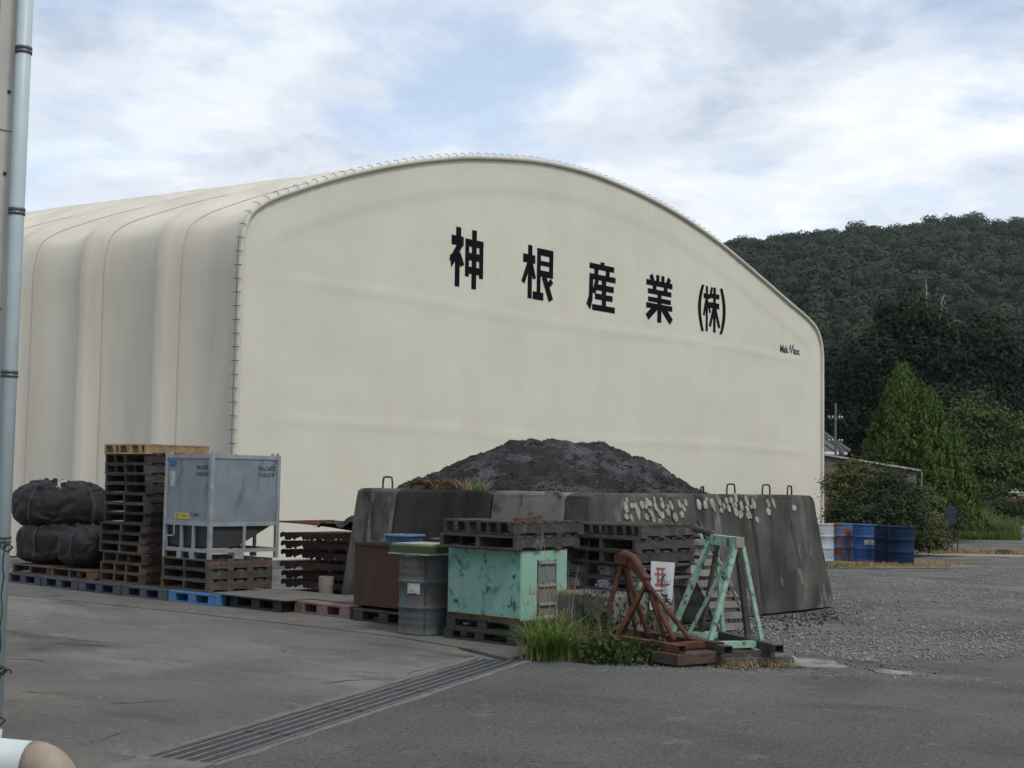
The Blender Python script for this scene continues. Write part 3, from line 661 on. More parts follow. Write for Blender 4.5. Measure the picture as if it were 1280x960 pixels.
# heap
def heap_h(x, y):
    px, py = 14.93, 12.55; dx, dy = x - px, y - py
    # heap axes turned to the yard diagonal
    a = dx * RX + dy * RY; b = dx * FX + dy * FY
    sxr = 2.45 if a > 0 else 2.5
    r = math.sqrt((a / sxr) ** 2 + (b / 2.5) ** 2)
    z = 2.32 - 0.90 * (r ** 1.6) if r < 1.2 else 2.32 - .90 * 1.2 ** 1.6 - (r - 1.2) * .35
    z += .09 * fb(x, y, 0, 1.3, 5) + .07 * fb(x, y, 4, 4.0, 5)
    return max(z, .75)
def heap():
    xs = np.arange(12.62, 17.9, .04); ys = np.arange(10.1, 15.15, .04); V = []
    for y in ys:
        for x in xs:
            z = heap_h(x, y)
            e = min(x - 12.55, 17.85 - x, y - 10.06)
            if e < .4: z = min(z, 1.60 + .35 * e / .4)
            V.append((x, y, z))
    idx = np.arange(len(xs) * len(ys)).reshape(len(ys), len(xs))
    Q = np.stack([idx[:-1, :-1], idx[:-1, 1:], idx[1:, 1:], idx[1:, :-1]], -1).reshape(-1, 4)
    t = thing('slag_heap', 'heap of black slag and clods piled in the concrete bin', 'heap', (0, 0, 0))
    link('heap_body', np_mesh('heap_body', np.array(V), Q, 'slag', True), t)
    P = []; rr = random.Random(4)
    for k in range(16000):
        x = rr.uniform(12.62, 17.3); y = rr.uniform(10.1, 14.2); z = heap_h(x, y)
        near = max(0, 1 - (y - 10.1) / 1.6) + max(0, 1 - (x - 12.6) / 1.2) * .5
        if rr.random() > .16 + near * .8: continue
        e = min(x - 12.55, y - 10.06)
        if e < .4: z = min(z, 1.60 + .35 * e / .4)
        if z < 1.35: continue
        P.append((x, y, z, rr.uniform(.006, .020) * (1.7 if near > .6 and rr.random() < .35 else 1)))
    tag(stones('clods', P, 'slag_clod', t, 5), kind='stuff')
def stones(name, P, m, parent=None, seed=0):
    rs = np.random.RandomState(seed); n = len(P); P = np.array(P)
    base = np.array([(1, 0, 0), (.3, .95, 0), (-.85, .55, 0), (-.8, -.6, 0), (.35, -.9, 0), (.1, .05, .75), (0, 0, -.4)])
    F3 = [(0, 1, 5), (1, 2, 5), (2, 3, 5), (3, 4, 5), (4, 0, 5), (1, 0, 6), (2, 1, 6), (3, 2, 6), (4, 3, 6), (0, 4, 6)]
    a = rs.rand(n) * 6.28; c, s = np.cos(a), np.sin(a)
    B = base[None] * (1 + rs.uniform(-.35, .35, (n, 7, 3)))
    V = np.stack([B[..., 0] * c[:, None] - B[..., 1] * s[:, None], B[..., 0] * s[:, None] + B[..., 1] * c[:, None], B[..., 2]], -1) * P[:, 3][:, None, None] + P[:, None, :3]
    Q = (np.array(F3)[None] + (np.arange(n) * 7)[:, None, None]).reshape(-1, 3)
    return link(name, np_mesh(name, V.reshape(-1, 3), Q, m), parent)
heap()

# ================================================================== PALLETS
def wood_pallet_meshes(m, lu=1.1, lv=1.1, h=.144):
    return dict(st=MB().box(0, lu, -.022, .022, .022, h - .022).mesh('stringer', m), tb=MB().box(0, .105, 0, lv, h - .021, h).mesh('top_board', m), bb=MB().box(0, .10, 0, lv, 0, .021).mesh('bottom_board', m), lu=lu, lv=lv, h=h, m=m)
WP = {k: wood_pallet_meshes(k) for k in ('wood_dark', 'wood_brown', 'wood_old', 'wood_tan')}
WPS = {k: wood_pallet_meshes(k, 1.1, .98) for k in ('wood_old', 'wood_dark')}
def wood_pallet(label, m, x, y, z, rz=0, group='wooden pallets', D=None, mids=3, tilt=0):
    D = D or WP[m]; t = thing('wooden_pallet', label, 'pallet', (x, y, z), rz, group)
    if tilt: t.rotation_euler = (0, tilt, rz)
    lu, lv = D['lu'], D['lv']
    ys = [.03, lv / 2, lv - .03] if mids == 3 else [.03, lv * .36, lv * .64, lv - .03]
    for yy in ys: link('stringer', D['st'], t, (0, yy, 0))
    for k in range(7): link('top_board', D['tb'], t, (k * (lu - .105) / 6, 0, 0))
    for k in range(4): link('bottom_board', D['bb'], t, (k * (lu - .10) / 3, 0, 0))
    return t
def plastic_pallet(label, m, x, y, rz=0, lu=1.1, lv=1.07, h=.148, z=.006, bw=.16):
    t = thing('plastic_pallet', label, 'pallet', (x, y, z), rz, 'plastic pallets on the ground')
    d = MB(); d.box(0, lu, 0, lv, h - .03, h, .005).build('deck', m, t)
    me = MB().box(0, bw, 0, bw, .022, h - .03).mesh('block', m)
    for i in range(3):
        for j in range(3): link('block', me, t, (i * (lu - bw) / 2, j * (lv - bw) / 2, 0))
    sk = MB().box(0, bw, 0, lv, 0, .022).mesh('skid', m)
    for i in range(3): link('skid', sk, t, (i * (lu - bw) / 2, 0, 0))
    return t
# the row along the concrete edge
row = [('grey-blue plastic pallet under the black bags, leftmost of the ground row', 'plastic_greyblue', 10.86, 19.48), ('grey-blue plastic pallet under the front of the black bags', 'plastic_greyblue', 10.84, 18.38),
       ('faded blue plastic pallet under the tall wooden pallet stack', 'plastic_greyblue', 10.86, 17.27), ('dark grey-blue plastic pallet just left of the bright blue pallet', 'plastic_greyblue', 10.88, 16.16), ('bright blue plastic pallet under the grey steel container', 'plastic_blue', 10.92, 15.05),
       ('dark grey plastic pallet with a plywood sheet on top', 'plastic_black', 11.12, 13.92), ('faded pink plastic pallet in front of the concrete bin', 'plastic_pink', 11.24, 12.74), ('dark plastic pallet under the rusty brown steel box', 'plastic_black', 11.16, 11.52)]
for lab, m, x, y in row: plastic_pallet(lab, m, x, y, rng.uniform(-.015, .015), bw=.2 if 'pink' in lab else .17)
MB().box(0, 1.15, 0, 1.55, 0, .012).build('plywood_sheet', 'plywood', None, False, (11.05, 13.75, .156), R(2))
tag(bpy.data.objects['plywood_sheet'], 'grey weathered plywood sheet lying on the dark pallet', 'plywood')
tag(MB().box(0, .8, 0, 1.2, 0, .014).build('plywood_sheet', 'plywood', None, False, (11.45, 12.72, .157), R(-2)), 'grey plywood sheet lying on the pink pallet', 'plywood')
# wooden pallets under the bags
for lab, y in (('orange-brown wooden pallet under the black bags, next to the tall stack', 18.22), ('brown wooden pallet under the black bags, left behind the drainpipe', 19.36)):
    wood_pallet(lab, 'wood_brown', 10.92, y, .156, rng.uniform(-.02, .02), 'wooden pallets under the bags')
# the tall stack
ordn = ['lowest', 'second', 'third', 'fourth', 'fifth', 'sixth', 'seventh', 'eighth', 'ninth', 'tenth', 'eleventh', 'twelfth', 'thirteenth']
offs = [.00, .00, .04, -.03, -.02, .02, .03, .06, .02, .05, .05, .04, .03]
for k in range(13):
    m = 'wood_brown' if k in (0, 1, 3, 4) else 'wood_dark'
    desc = 'dark worn wooden pallet in the tall stack, %s from the bottom' % ordn[k] if k else 'brown wooden pallet at the bottom of the tall stack'
    if k == 12: desc = 'dark wooden pallet in the tall stack, right under the tan top pallet'
    wood_pallet(desc, m, 11.08 + rng.uniform(-.02, .03), 17.07 - offs[k], .156 + k * .1445, rng.uniform(-.015, .02), 'wooden pallets in the tall stack', mids=4 if k < 3 else 3)
wood_pallet('pale tan wooden pallet on top of the tall stack', 'wood_tan', 11.06, 17.02, .156 + 13 * .1445, .01, 'wooden pallets in the tall stack', mids=4)
# three pallets under the container
def scribble(parent, x, y, z, w, h, n, face, seed, m='stencil', name='stencil_marks'):
    rr = random.Random(seed); mb = MB(); cw = w / n
    for c in range(n):
        x0 = c * cw + cw * .1; ww = cw * .78; k = 0
        def bar(a, b, c_, d_):
            nonlocal k; k += 1; yy = -.0004 * k
            mb.add([(a, yy, c_), (b, yy, c_), (b, yy, d_), (a, yy, d_)], [(0, 1, 2, 3)])
        ty = rr.choice('abcd')
        if ty in 'abc':
            for q in range(rr.choice((2, 3))): zq = h * (.04 + .42 * q); bar(x0 + ww * rr.uniform(0, .1), x0 + ww * rr.uniform(.85, 1), zq, zq + h * .13)
        for q in range(rr.choice((1, 2))): xq = x0 + ww * (q * .7 if ty != 'd' else .4); bar(xq, xq + ww * .2, h * .02, h * .98)
    o = mb.build(name, m, parent, False, (x, y, z)); o.rotation_euler = (0, 0, 0 if face == '-y' else R(-90)); return o
for k in range(3):
    t = wood_pallet(['brown stencilled pallet under the steel container, lowest of three', 'grey-brown stencilled pallet under the steel container, middle of three', 'brown stencilled pallet directly under the steel container feet'][k], 'wood_brown' if k != 1 else 'wood_old', 11.06, 15.44 + .01 * k, .16 + k * .1445, rng.uniform(-.01, .01), 'wooden pallets under the container')
    MB().box(.02, 1.09, -.002, .004, .024, .118).build('side_board', 'wood_brown' if k != 1 else 'wood_old', t)
    scribble(t, .20, -.004, .045, .78, .058, 9, '-y', 5 + k, 'wood_dark')
# pallets on the green box and the stack behind it
wood_pallet('old dark wooden pallet lying directly on the green steel box', 'wood_old', 10.62, 9.46, 1.003, R(2), 'wooden pallets at the green box')
t = wood_pallet('topmost old wooden pallet over the green steel box', 'wood_old', 10.64, 9.52, 1.155, R(-3), 'wooden pallets at the green box', mids=4)
BX, BY = 11.86, 8.80
for k, (m, lab) in enumerate([(None, 'dirty white plastic pallet at the bottom of the stack behind the green box'), (None, 'dirty white plastic pallet second from the bottom behind the green box'), ('wood_old', 'old wooden pallet in the middle of the stack behind the green box'), ('wood_dark', 'dark wooden pallet second from top behind the green box'), ('wood_old', 'grey wooden pallet on top of the stack behind the green box')]):
    if m is None:
        p = plastic_pallet(lab, 'plastic_white' if k else 'plastic_white', BX + .03 * k, BY + .02 * k, rng.uniform(-.02, .02), 1.1, .95, .14, .555 + k * .142, .12); p['group'] = 'pallets stacked behind the green box'
        for c in p.children:
            if c.name.startswith('deck') or c.name.startswith('skid'): c.data = c.data.copy(); c.data.materials[0] = MATS['plastic_grey']
    else: wood_pallet(lab, m, BX - .02 + rng.uniform(-.03, .03), BY - .03 * (k == 4), .555 + k * .144, rng.uniform(-.02, .02), 'pallets stacked behind the green box', WPS[m])
tag(MB().box(11.36, 12.46, 8.76, 9.55, -.05, .55, .02).build('concrete_block', 'concrete_pale'), 'low pale concrete block under the stacked pallets behind the red stand', 'concrete block')
# loose slats lying on the top pallet
tag(MB().tube([(10.75, 9.6, 1.312), (11.5, 9.9, 1.33)], .02, 4, sq=True).build('wood_batten', 'rust'), 'reddish batten lying on the topmost pallet over the green box', 'batten')
# black pallets under the green box
for k in range(2):
    p = plastic_pallet(['black plastic pallet on the ground under the green steel box', 'black plastic pallet directly under the green steel box'][k], 'plastic_black', 10.70 + .04 * k, 9.52, 0, .85, 1.06, .118, .006 + k * .119, .13)

# ================================================================== STEEL CONTAINER
def container():
    Lc = 1.1; z0 = .16 + 3 * .1445; t = thing('steel_container', 'grey steel hopper container with stencilled numbers on stacked pallets', 'container', (11.07, 15.45, z0)); t.scale = (1.08, 1, 1)
    HT = 1.44; p = .05
    post = MB().box(0, p, 0, p, .0, HT, .004).mesh('corner_post', 'galv_frame')
    for x in (0, Lc - p):
        for y in (0, Lc - p): link('corner_post', post, t, (x, y, 0))
    for z, hh in ((.09, .05), (.45, .06), (HT - .06, .055)):
        bx = MB().box(p, Lc - p, .006, p - .004, z, z + hh).mesh('rail', 'galv_frame'); by = MB().box(.006, p - .004, p, Lc - p, z, z + hh).mesh('rail', 'galv_frame')
        link('rail', bx, t); link('rail', bx, t, (0, Lc - p, 0)); link('rail', by, t); link('rail', by, t, (Lc - p, 0, 0))
    px = MB().box(p, Lc - p, .018, .024, .51, HT - .06).mesh('side_panel', 'galv'); py = MB().box(.018, .024, p, Lc - p, .51, HT - .06).mesh('side_panel', 'galv')
    link('side_panel', px, t); link('side_panel', px, t, (0, Lc - .045, 0)); link('side_panel', py, t); link('side_panel', py, t, (Lc - .045, 0, 0))
    # hopper bottom slopes from the far side down to the -x side
    e = p + .004
    h = MB(); h.add([(e, e, .475), (Lc - e, e, .475), (Lc - e, Lc - e, .475), (e, Lc - e, .475), (e + .02, e, .17), (.48, e, .17), (.48, Lc - e, .17), (e + .02, Lc - e, .17)],
                    [(0, 1, 5, 4), (1, 2, 6, 5), (2, 3, 7, 6), (3, 0, 4, 7), (4, 5, 6, 7)]); h.build('hopper', 'plastic_black', t)
    vp = MB().box(0, .04, .008, .042, .14, .45).mesh('strut', 'galv_frame'); vq = MB().box(.008, .042, 0, .04, .14, .45).mesh('strut', 'galv_frame')
    link('strut', vp, t, (.53, 0, 0)); link('strut', vp, t, (.53, Lc - p, 0)); link('strut', vp, t, (.8, Lc - p, 0))
    link('strut', vq, t, (0, .38, 0)); link('strut', vq, t, (0, .66, 0)); link('strut', vq, t, (Lc - p, .5, 0))
    ft = MB().box(0, .14, 0, .05, 0, .09).mesh('foot', 'galv_frame'); fq = MB().box(0, .05, 0, .09, 0, .09).mesh('foot', 'galv_frame')
    link('foot', ft, t, (.40, 0, 0)); link('foot', ft, t, (.40, Lc - p, 0)); link('foot', fq, t, (0, .36, 0)); link('foot', fq, t, (0, .66, 0)); link('foot', fq, t, (Lc - p, .5, 0))
    MB().tube([(-.01, .98, .5), (-.03, .98, .47), (-.03, .82, .36), (-.03, .80, .36)] if False else [(-.012, Lc - .1, .30), (-.02, .82, .30), (-.02, .80, .32), (-.02, .80, .45)], .010, 6).build('latch_handle', 'galv_frame', t)
    lug = MB().add(*[[(0, 0, 0), (.06, 0, 0), (.06, 0, .015), (.045, 0, .035), (.015, 0, .035), (0, 0, .015), (0, .012, 0), (.06, .012, 0), (.06, .012, .015), (.045, .012, .035), (.015, .012, .035), (0, .012, .015)],
                    [(5, 4, 3, 2, 1, 0), (6, 7, 8, 9, 10, 11)] + [(i, (i + 1) % 6, 6 + (i + 1) % 6, 6 + i) for i in range(6)]]).mesh('stacking_lug', 'galv_frame')
    for x, y in ((.0, .0), (1.0, .0), (.0, 1.05), (1.0, 1.05)): link('stacking_lug', lug, t, (x + (.05 if x == 0 else -.05), y + .02, HT - .003))
    for x, y in ((.02, .06), (.02, 1.04), (1.06, .06), (1.06, 1.04)):
        o = link('stacking_lug', lug, t, (x, y, HT - .003)); o.rotation_euler = (0, 0, R(-90))
    tm = text_mesh('No.1652', 'stencil_number', 'stencil')
    text_on(t, tm, 'stencil_number', .75, .016, 1.225, .27, .062, '-y'); text_on(t, tm, 'stencil_number', .016, .37, 1.225, .27, .062, '-x')
    scribble(t, .76, .0165, 1.135, .255, .058, 5, '-y', 31); scribble(t, .0165, .37, 1.135, .26, .058, 5, '-x', 31)
    MB().box(.010, .017, .87, .98, .98, 1.2).build('paper_label', 'sticker_white', t); MB().box(.010, .017, .86, 1.0, 1.27, 1.35).build('blue_label', 'sticker_blue', t)
    o = MB().box(.010, .017, .52, .84, .54, .62).build('yellow_label', 'sticker_yellow', t); scribble(t, .0095,   .81, .555, .12, .05, 2, '-x', 8); scribble(t, .0095, .68, .565, .14, .035, 5, '-x', 12); scribble(t, .0165, .48, .58, .25, .05, 5, '-x', 9)
container()

# ================================================================== BAGS
def bag(label, x, y, z, rx, ry, h, seed, e=.68, ez=.5, ec=.45, tag_white=False, neck=True):
    t = thing('bulk_bag', label, 'bag', (x, y, z), 0, 'black bulk bags')
    nu, nv = 110, 60; rings = []
    def surf(a, b):
        ca, sa = math.cos(a), math.sin(a); cb, sb = math.cos(b), math.sin(b)
        f = lambda q, ex: math.copysign(abs(q) ** ex, q)
        X = rx * f(cb, ec) * f(ca, e); Y = ry * f(cb, ec) * f(sa, e); Z = h / 2 + h / 2 * f(sb, ez)
        k = max(0, sb)
        fo = math.sin(a * 13 + 5 * fb(X * .6, Y * .6, Z + seed, 1.6, 3)); cr = abs(fb(X + seed, Y, Z * .9, 2.6, 3)) ** .7
        n = fb(X + seed * 3, Y, Z, 1.7, 2) * .05 + .012 * fo * (.3 + .9 * max(0, sb)) + .045 - .11 * max(0, .42 - cr) / .42 * (.55 + .6 * max(0, sb)) + fb(X, Y, Z + seed, 8, 3) * .010
        pl = .022 * math.sin(a * 9 + 3 * fb(X, Y, seed, 1.5)) * max(0, sb) ** 1.5
        s = 1 + n + pl; return (X * s, Y * s, max(0, Z * (1 + .5 * n) + (fb(X, Y, seed, 3.2, 3) * .05 * k)))
    for j in range(nv):
        b = -math.pi / 2 + .12 + (math.pi - .24) * j / (nv - 1)
        rings.append([surf(2 * math.pi * i / nu, b) for i in range(nu)])
    MB().loft(rings).build('body', 'bag', t, True)
    for k, a0 in enumerate((math.pi * 1.0 + .25, math.pi * 1.55)):
        vs = []; fs = []
        for j in range(20):
            b = -1.2 + 2.5 * j / 19
            for da in (-.05, .05):
                p = Vector(surf(a0 + da, b)); c = Vector((0, 0, h / 2)); vs.append(tuple(c + (p - c) * 1.018))
            if j: fs.append((2 * j - 2, 2 * j - 1, 2 * j + 1, 2 * j))
        MB().add(vs, fs).build('strap', 'bag_strap', t, True)
    if neck:
        m = MB(); rr = random.Random(seed)
        for k in range(7):
            a = rr.uniform(0, 6.28); r0 = rr.uniform(.05, .5) * rx; bx, by = math.cos(a) * r0, math.sin(a) * r0
            pts = [(bx + math.cos(q * 1.1 + a) * .12 * q * .5 + rr.uniform(-.03, .03), by + math.sin(q * 1.3 + a) * .16 * q * .5 + rr.uniform(-.03, .03), h * .93 + .05 * math.sin(q * 1.4) + rr.uniform(0, .03)) for q in range(5)]
            m.tube(pts, [.03, .045, .04, .035, .015], 6)
        m.build('tied_folds', 'bag', t, True)
    if tag_white:
        m = MB(); p = Vector(surf(math.pi * 1.34, .95)); d = Vector((-.05, -.04, .02))
        q = p + d; ex = Vector((RX, RY, 0)); ez = Vector((FX * .3, FY * .3, .95))
        def P2(a, b): return tuple(q + ex * a + ez * b)
        for poly in ([(-.07, -.09), (.0, -.10), (.03, -.05), (-.01, .0), (-.05, -.03)], [(-.03, -.02), (.02, -.02), (.0, .09), (-.04, .10)], [(.0, .03), (.11, .05), (.12, .09), (.02, .08)]):
            m.add([P2(a, b) for a, b in poly], [tuple(range(len(poly)))])
        m.build('white_tag', 'sticker_white', t)
    return t
bag('sagging black bulk bag at the bottom left of the bag pile', 11.55, 20.08, .305, .62, .60, .62, 3, neck=False)
bag('small black bulk bag with a tied neck beside the tall pallet stack', 11.42, 18.92, .305, .50, .44, .60, 8, ez=.7, ec=.5)
bag('large black bulk bag with a white tag on top of the pile', 11.66, 20.34, .80, .70, .70, .80, 5, e=.8, ez=.75, ec=.6, tag_white=True)

# ================================================================== RUSTY GRATING STACK
def rust_stack():
    L, Wd = 1.62, 1.15
    slat = MB().box(0, .10, 0, L, .070, .086).mesh('slat', 'rust_dark'); run = MB().box(0, Wd, 0, .05, .03, .075).mesh('runner', 'rust_dark'); leg = MB().box(0, .06, 0, .06, 0, .05).mesh('leg', 'rust_dark')
    m = MB(); n = 34
    vs = []; fs = []
    for i in range(n + 1):
        y = L * i / n; zz = .085 + .016 * math.sin(i * 1.6); vs += [(-.02, y, zz), (-.02, y, zz - .075 - .022 * (i % 2) - .02 * math.sin(i * .7))]
        if i: fs.append((2 * i - 2, 2 * i - 1, 2 * i + 1, 2 * i))
    rim = m.add(vs, fs).mesh('wavy_rim', 'rust_dark')
    words = ['lowest', 'second lowest', 'third lowest', 'fourth lowest', 'fourth highest', 'third highest', 'second highest']
    for k in range(7):
        t = thing('rusty_grating', 'rusty black steel grating in the stack left of the bin, %s' % words[k], 'grating', (12.78 + rng.uniform(-.03, .03), 14.38 + rng.uniform(-.03, .05), .0 + k * .142), rng.uniform(-.02, .02), 'rusty gratings in a stack')
        t.rotation_euler = (rng.uniform(-.012, .012), rng.uniform(-.01, .01), rng.uniform(-.02, .02))
        for i in range(9): link('slat', slat, t, (i * (Wd - .075) / 8, 0, 0))
        for y in (.1, .8, L - .15): link('runner', run, t, (0, y, 0))
        for x in (0, Wd - .06):
            for y in (.1, .78, L - .15): link('leg', leg, t, (x, y, -.02))
        link('wavy_rim', rim, t)
    t = thing('rusty_sheet', 'bent rusty sheet of wire on top of the grating stack', 'rusty sheet', (12.75, 14.4, .99)); t.rotation_euler = (R(2.0), 0, R(1))
    for i in range(6): MB().tube([(i * .2, -.02, .01), (i * .2, .5, .02 + rng.uniform(-.01, .02)), (i * .2, 1.1, .03 + rng.uniform(-.01, .02)), (i * .2 + .02, 1.72 + rng.uniform(-.1, .1), .03)], .012, 5).build('wire', 'rust_red', t)
    for i in range(12): MB().tube([(-.05, .05 + i * .14, .04), (1.05, .05 + i * .14 + rng.uniform(-.03, .03), .04 + rng.uniform(-.01, .02))], .009, 5).build('wire', 'rust_red', t)
rust_stack()
tag(MB().lathe([(.0, 0), (.10, 0), (.105, .02), (.105, .36), (.095, .37), (.085, .36), (.085, .33), (0, .33)], 18).build('grey_pail', 'concrete_pale', None, True, (12.45, 14.62, .0)), 'grey round pail beside the rusty grating stack', 'pail')

# ================================================================== DRUMS
def drum_mesh(m):
    r = .292; h = .88
    p = [(r - .01, 0), (r + .004, .0), (r + .006, .018), (r - .004, .026)]
    for z in (.12, .20): p += [(r - .004, z - .02), (r, z), (r - .004, z + .02)]
    for z in (.30, .585): p += [(r - .003, z - .028), (r + .010, z - .010), (r + .012, z), (r + .010, z + .010), (r - .003, z + .028)]
    for z in (.68, .76): p += [(r - .004, z - .02), (r, z), (r - .004, z + .02)]
    p += [(r - .004, h - .03), (r + .006, h - .018), (r + .007, h - .004), (r - .004, h), (r - .012, h - .006), (r - .014, h - .02)]
    return MB().lathe(p, 40).mesh('body', m, True)
def drum(label, m, x, y, z=0, rz=0, group=None, lab=None):
    t = thing('oil_drum', label, 'drum', (x, y, z), rz, group)
    link('body', drum_mesh(m), t)
    MB().lathe([(0, .858), (.279, .858), (.279, .864), (.0, .864)], 32).build('lid', m, t); MB().lathe([(0, .864), (.035, .864), (.035, .876), (0, .876)], 12).build('bung', m, t, False, (.19, 0, 0))
    if lab:
        a0, da, z0, z1, mm = lab; vs = []; fs = []; rr = random.Random(3)
        for i in range(7):
            a = a0 + da * (i / 6 - .5); j = rr.uniform(-.012, .012)
            vs += [(math.cos(a) * .2985, math.sin(a) * .2985, z0 + j), (math.cos(a) * .2985, math.sin(a) * .2985, z1 + j)]
            if i: fs.append((2 * i - 2, 2 * i, 2 * i + 1, 2 * i - 1))
        MB().add(vs, fs).build('paper_label', mm, t)
    return t
va = math.atan2(-FY, -FX)          # direction from the drum back to the viewer
d0 = drum('dented grey-blue oil drum with rust streaks beside the green box', 'drum_grey', 10.87, 11.06, .004, 0, None, (va - .38, .52, .46, .60, 'sticker_white'))
MB().box(.286, .2955, -.008, .008, .03, .86).build('side_weld', 'rust', d0).rotation_euler = (0, 0, va + .08)
# shallow green tray with a pale board on it
t = thing('green_tray', 'shallow green tray with a cream board lying on the grey drum', 'tray', (10.87, 11.06, .886), R(3))
MB().box(-.27, .27, -.30, .30, 0, .105, .01).build('tray_body', 'lid_green', t); MB().box(-.285, .285, -.315, .315, .0, .016).build('rim', 'plastic_white', t); MB().box(-.25, .25, -.28, .28, .106, .122).build('board', 'cream', t)
# drums far right
w0 = [('pale grey-white oil drum half hidden by the concrete block', 'drum_white', 7.46, 32.7, (va - .15, .3, .66, .80, 'sticker_white')), ('rusty light blue oil drum between the white and the bright blue drum', 'drum_rustblue', 8.06, 33.3, None),
      ('bright blue oil drum with a white paper label', 'drum_blue', 8.52, 32.75, (va + .12, .85, .40, .52, 'sticker_white')), ('dark navy oil drum behind the rightmost drum', 'drum_navy', 8.82, 31.95, None), ('dark navy oil drum, rightmost of the drums by the hedge', 'drum_navy', 8.98, 31.35, None)]
for lab, m, r, d, lb in w0: x, y = W(r, d); drum(lab, m, x, y, -.02, 0 if lb else rng.uniform(0, 1), 'oil drums by the hedge', lb)

# ================================================================== BROWN BOX AND TUBS
t = thing('rusty_box', 'rusty dark brown open steel box behind the grey drum', 'steel box', (11.20, 11.50, .155))
MB().box(0, .012, 0, 1.13, .04, .79).build('side_plate', 'brown_box', t); MB().box(.86, .872, 0, 1.13, .04, .79).build('side_plate', 'brown_box', t); MB().box(.013, .859, 0, .012, .04, .79).build('end_plate', 'brown_box', t); MB().box(.013, .859, 1.118, 1.13, .04, .79).build('end_plate', 'brown_box', t)
MB().box(.013, .859, .013, 1.117, .04, .052).build('bottom_plate', 'brown_box', t)
for a in ((-.02, .014, -.01, 1.14), (.858, .892, -.01, 1.14)): MB().box(*a, .765, .80).build('rim', 'brown_box', t)
for y in (.1, 1.0): MB().box(.02, .85, y, y + .06, .0, .04).build('runner', 'rust_dark', t)
def tub(label, m, x, y, z, lx, ly, h, rz, lid):
    t = thing('plastic_tub', label, 'tub', (x, y, z), rz)
    MB().loft([[(sx * lx / 2 * k, sy * ly / 2 * k, zz) for sx, sy in ((-1, -1), (1, -1), (1, 1), (-1, 1))] for k, zz in ((.86, 0), (1, h))]).build('tub_body', m, t)
    MB().box(-lx / 2 - .015, lx / 2 + .015, -ly / 2 - .015, ly / 2 + .015, h, h + .03, .008).build('lid', lid, t)
    for k in (-1, 1): MB().box(-lx * .3, lx * .3, k * ly * .22 - .015, k * ly * .22 + .015, h + .03, h + .038).build('lid_rib', lid, t)
MB().box(.013, .859, .10, .16, .66, .69).build('cross_bar', 'rust_dark', bpy.data.objects['rusty_box'])
tub('blue plastic tub with ribbed lid standing on the rusty box', 'tub_blue', 11.58, 12.15, .905, .30, .36, .12, R(15), 'tub_pale')
tub('small dark blue tub right of the larger blue tub', 'tub_blue', 11.80, 11.58, .905, .30, .34, .09, R(-8), 'plastic_grey')
MB().box(.02, .85, .02, 1.11, .72, .748).build('inner_shelf', 'brown_box', bpy.data.objects['rusty_box'])

# ================================================================== GREEN STEEL BOX
def green_box():
    t = thing('green_box', 'peeling turquoise green steel box with louvred door on black pallets', 'steel box', (10.76, 9.53, .247))
    lx, ly, h = .76, 1.055, .745
    MB().box(0, lx, 0, ly, .0, h - .004, .006).build('body', 'green_paint', t)
    MB().box(-.012, lx + .012, -.012, ly + .012, h - .002, h + .01).build('top_plate', 'rust', t)
    for z in (-.004,): MB().box(-.010, .0 - .001, -.01, ly, z, .04).build('bottom_lip', 'rust', t)
    MB().box(.0, .012, -.004, .0, .02, h - .01).build('corner_strip', 'green_light', t)
    MB().box(.013, lx - .004, -.010, -.001, .02, h - .006).build('end_panel', 'green_light', t)
    MB().box(.27, .56, -.016, -.0105, .06, h - .11).build('door', 'door_grey', t)
    d = [c for c in t.children if c.name.startswith('door')][0]
    for a in ((.262, .27, .05, h - .10), (.56, .568, .05, h - .10)): MB().box(a[0], a[1], -.02, -.011, a[2], a[3]).build('door_edge', 'rust_dark', d)
    for z in (.16, .36, .60):
        MB().add([(.275, -.0165, z + .03), (.555, -.0165, z + .03), (.555, -.042, z), (.275, -.042, z), (.275, -.0165, z - .006), (.555, -.0165, z - .006)], [(0, 1, 2, 3), (3, 2, 5, 4), (0, 3, 4), (1, 5, 2)]).build('louvre', 'door_grey', d)
    for q, (a, b) in enumerate((((-.009, .32), (-.009, .06)),)): pass
    return t
green_box()

# ================================================================== TRESTLE STANDS
def stand(name, label, ox, oy, ang, wood_z, m, beams, rails, cross, legs, extra=()):
    t = thing(name, label, 'stand', (ox, oy, 0), ang)
    def hollow_tube(nm, x0, x1, y0, y1, z0, z1, mm):
        w = .006
        b = MB(); b.box(x0, x1, y0, y1, z0, z0 + w); b.box(x0, x1, y0, y1, z1 - w, z1); b.box(x0, x0 + w, y0, y1, z0 + w, z1 - w); b.box(x1 - w, x1, y0, y1, z0 + w, z1 - w)
        b.box(x0 + w, x1 - w, y0 + .12, y0 + .13, z0 + w, z1 - w)
        return b.build(nm, mm, t)
    for x, y0, y1, z, w, h, mm in rails: hollow_tube('base_rail', x - w / 2, x + w / 2, y0, y1, z, z + h, mm)
    for x0, x1, y, z, w, h, mm in cross: MB().box(x0, x1, y - w / 2, y + w / 2, z, z + h).build('base_cross', mm, t)
    for a, b, r, mm, sq in legs: MB().tube([a, b], r, 8, True, sq).build('leg', mm, t)
    for a, b, r, mm in beams: MB().tube([a, b], r, 4, True, True).build('top_beam', mm, t)
    return t
zr = .115
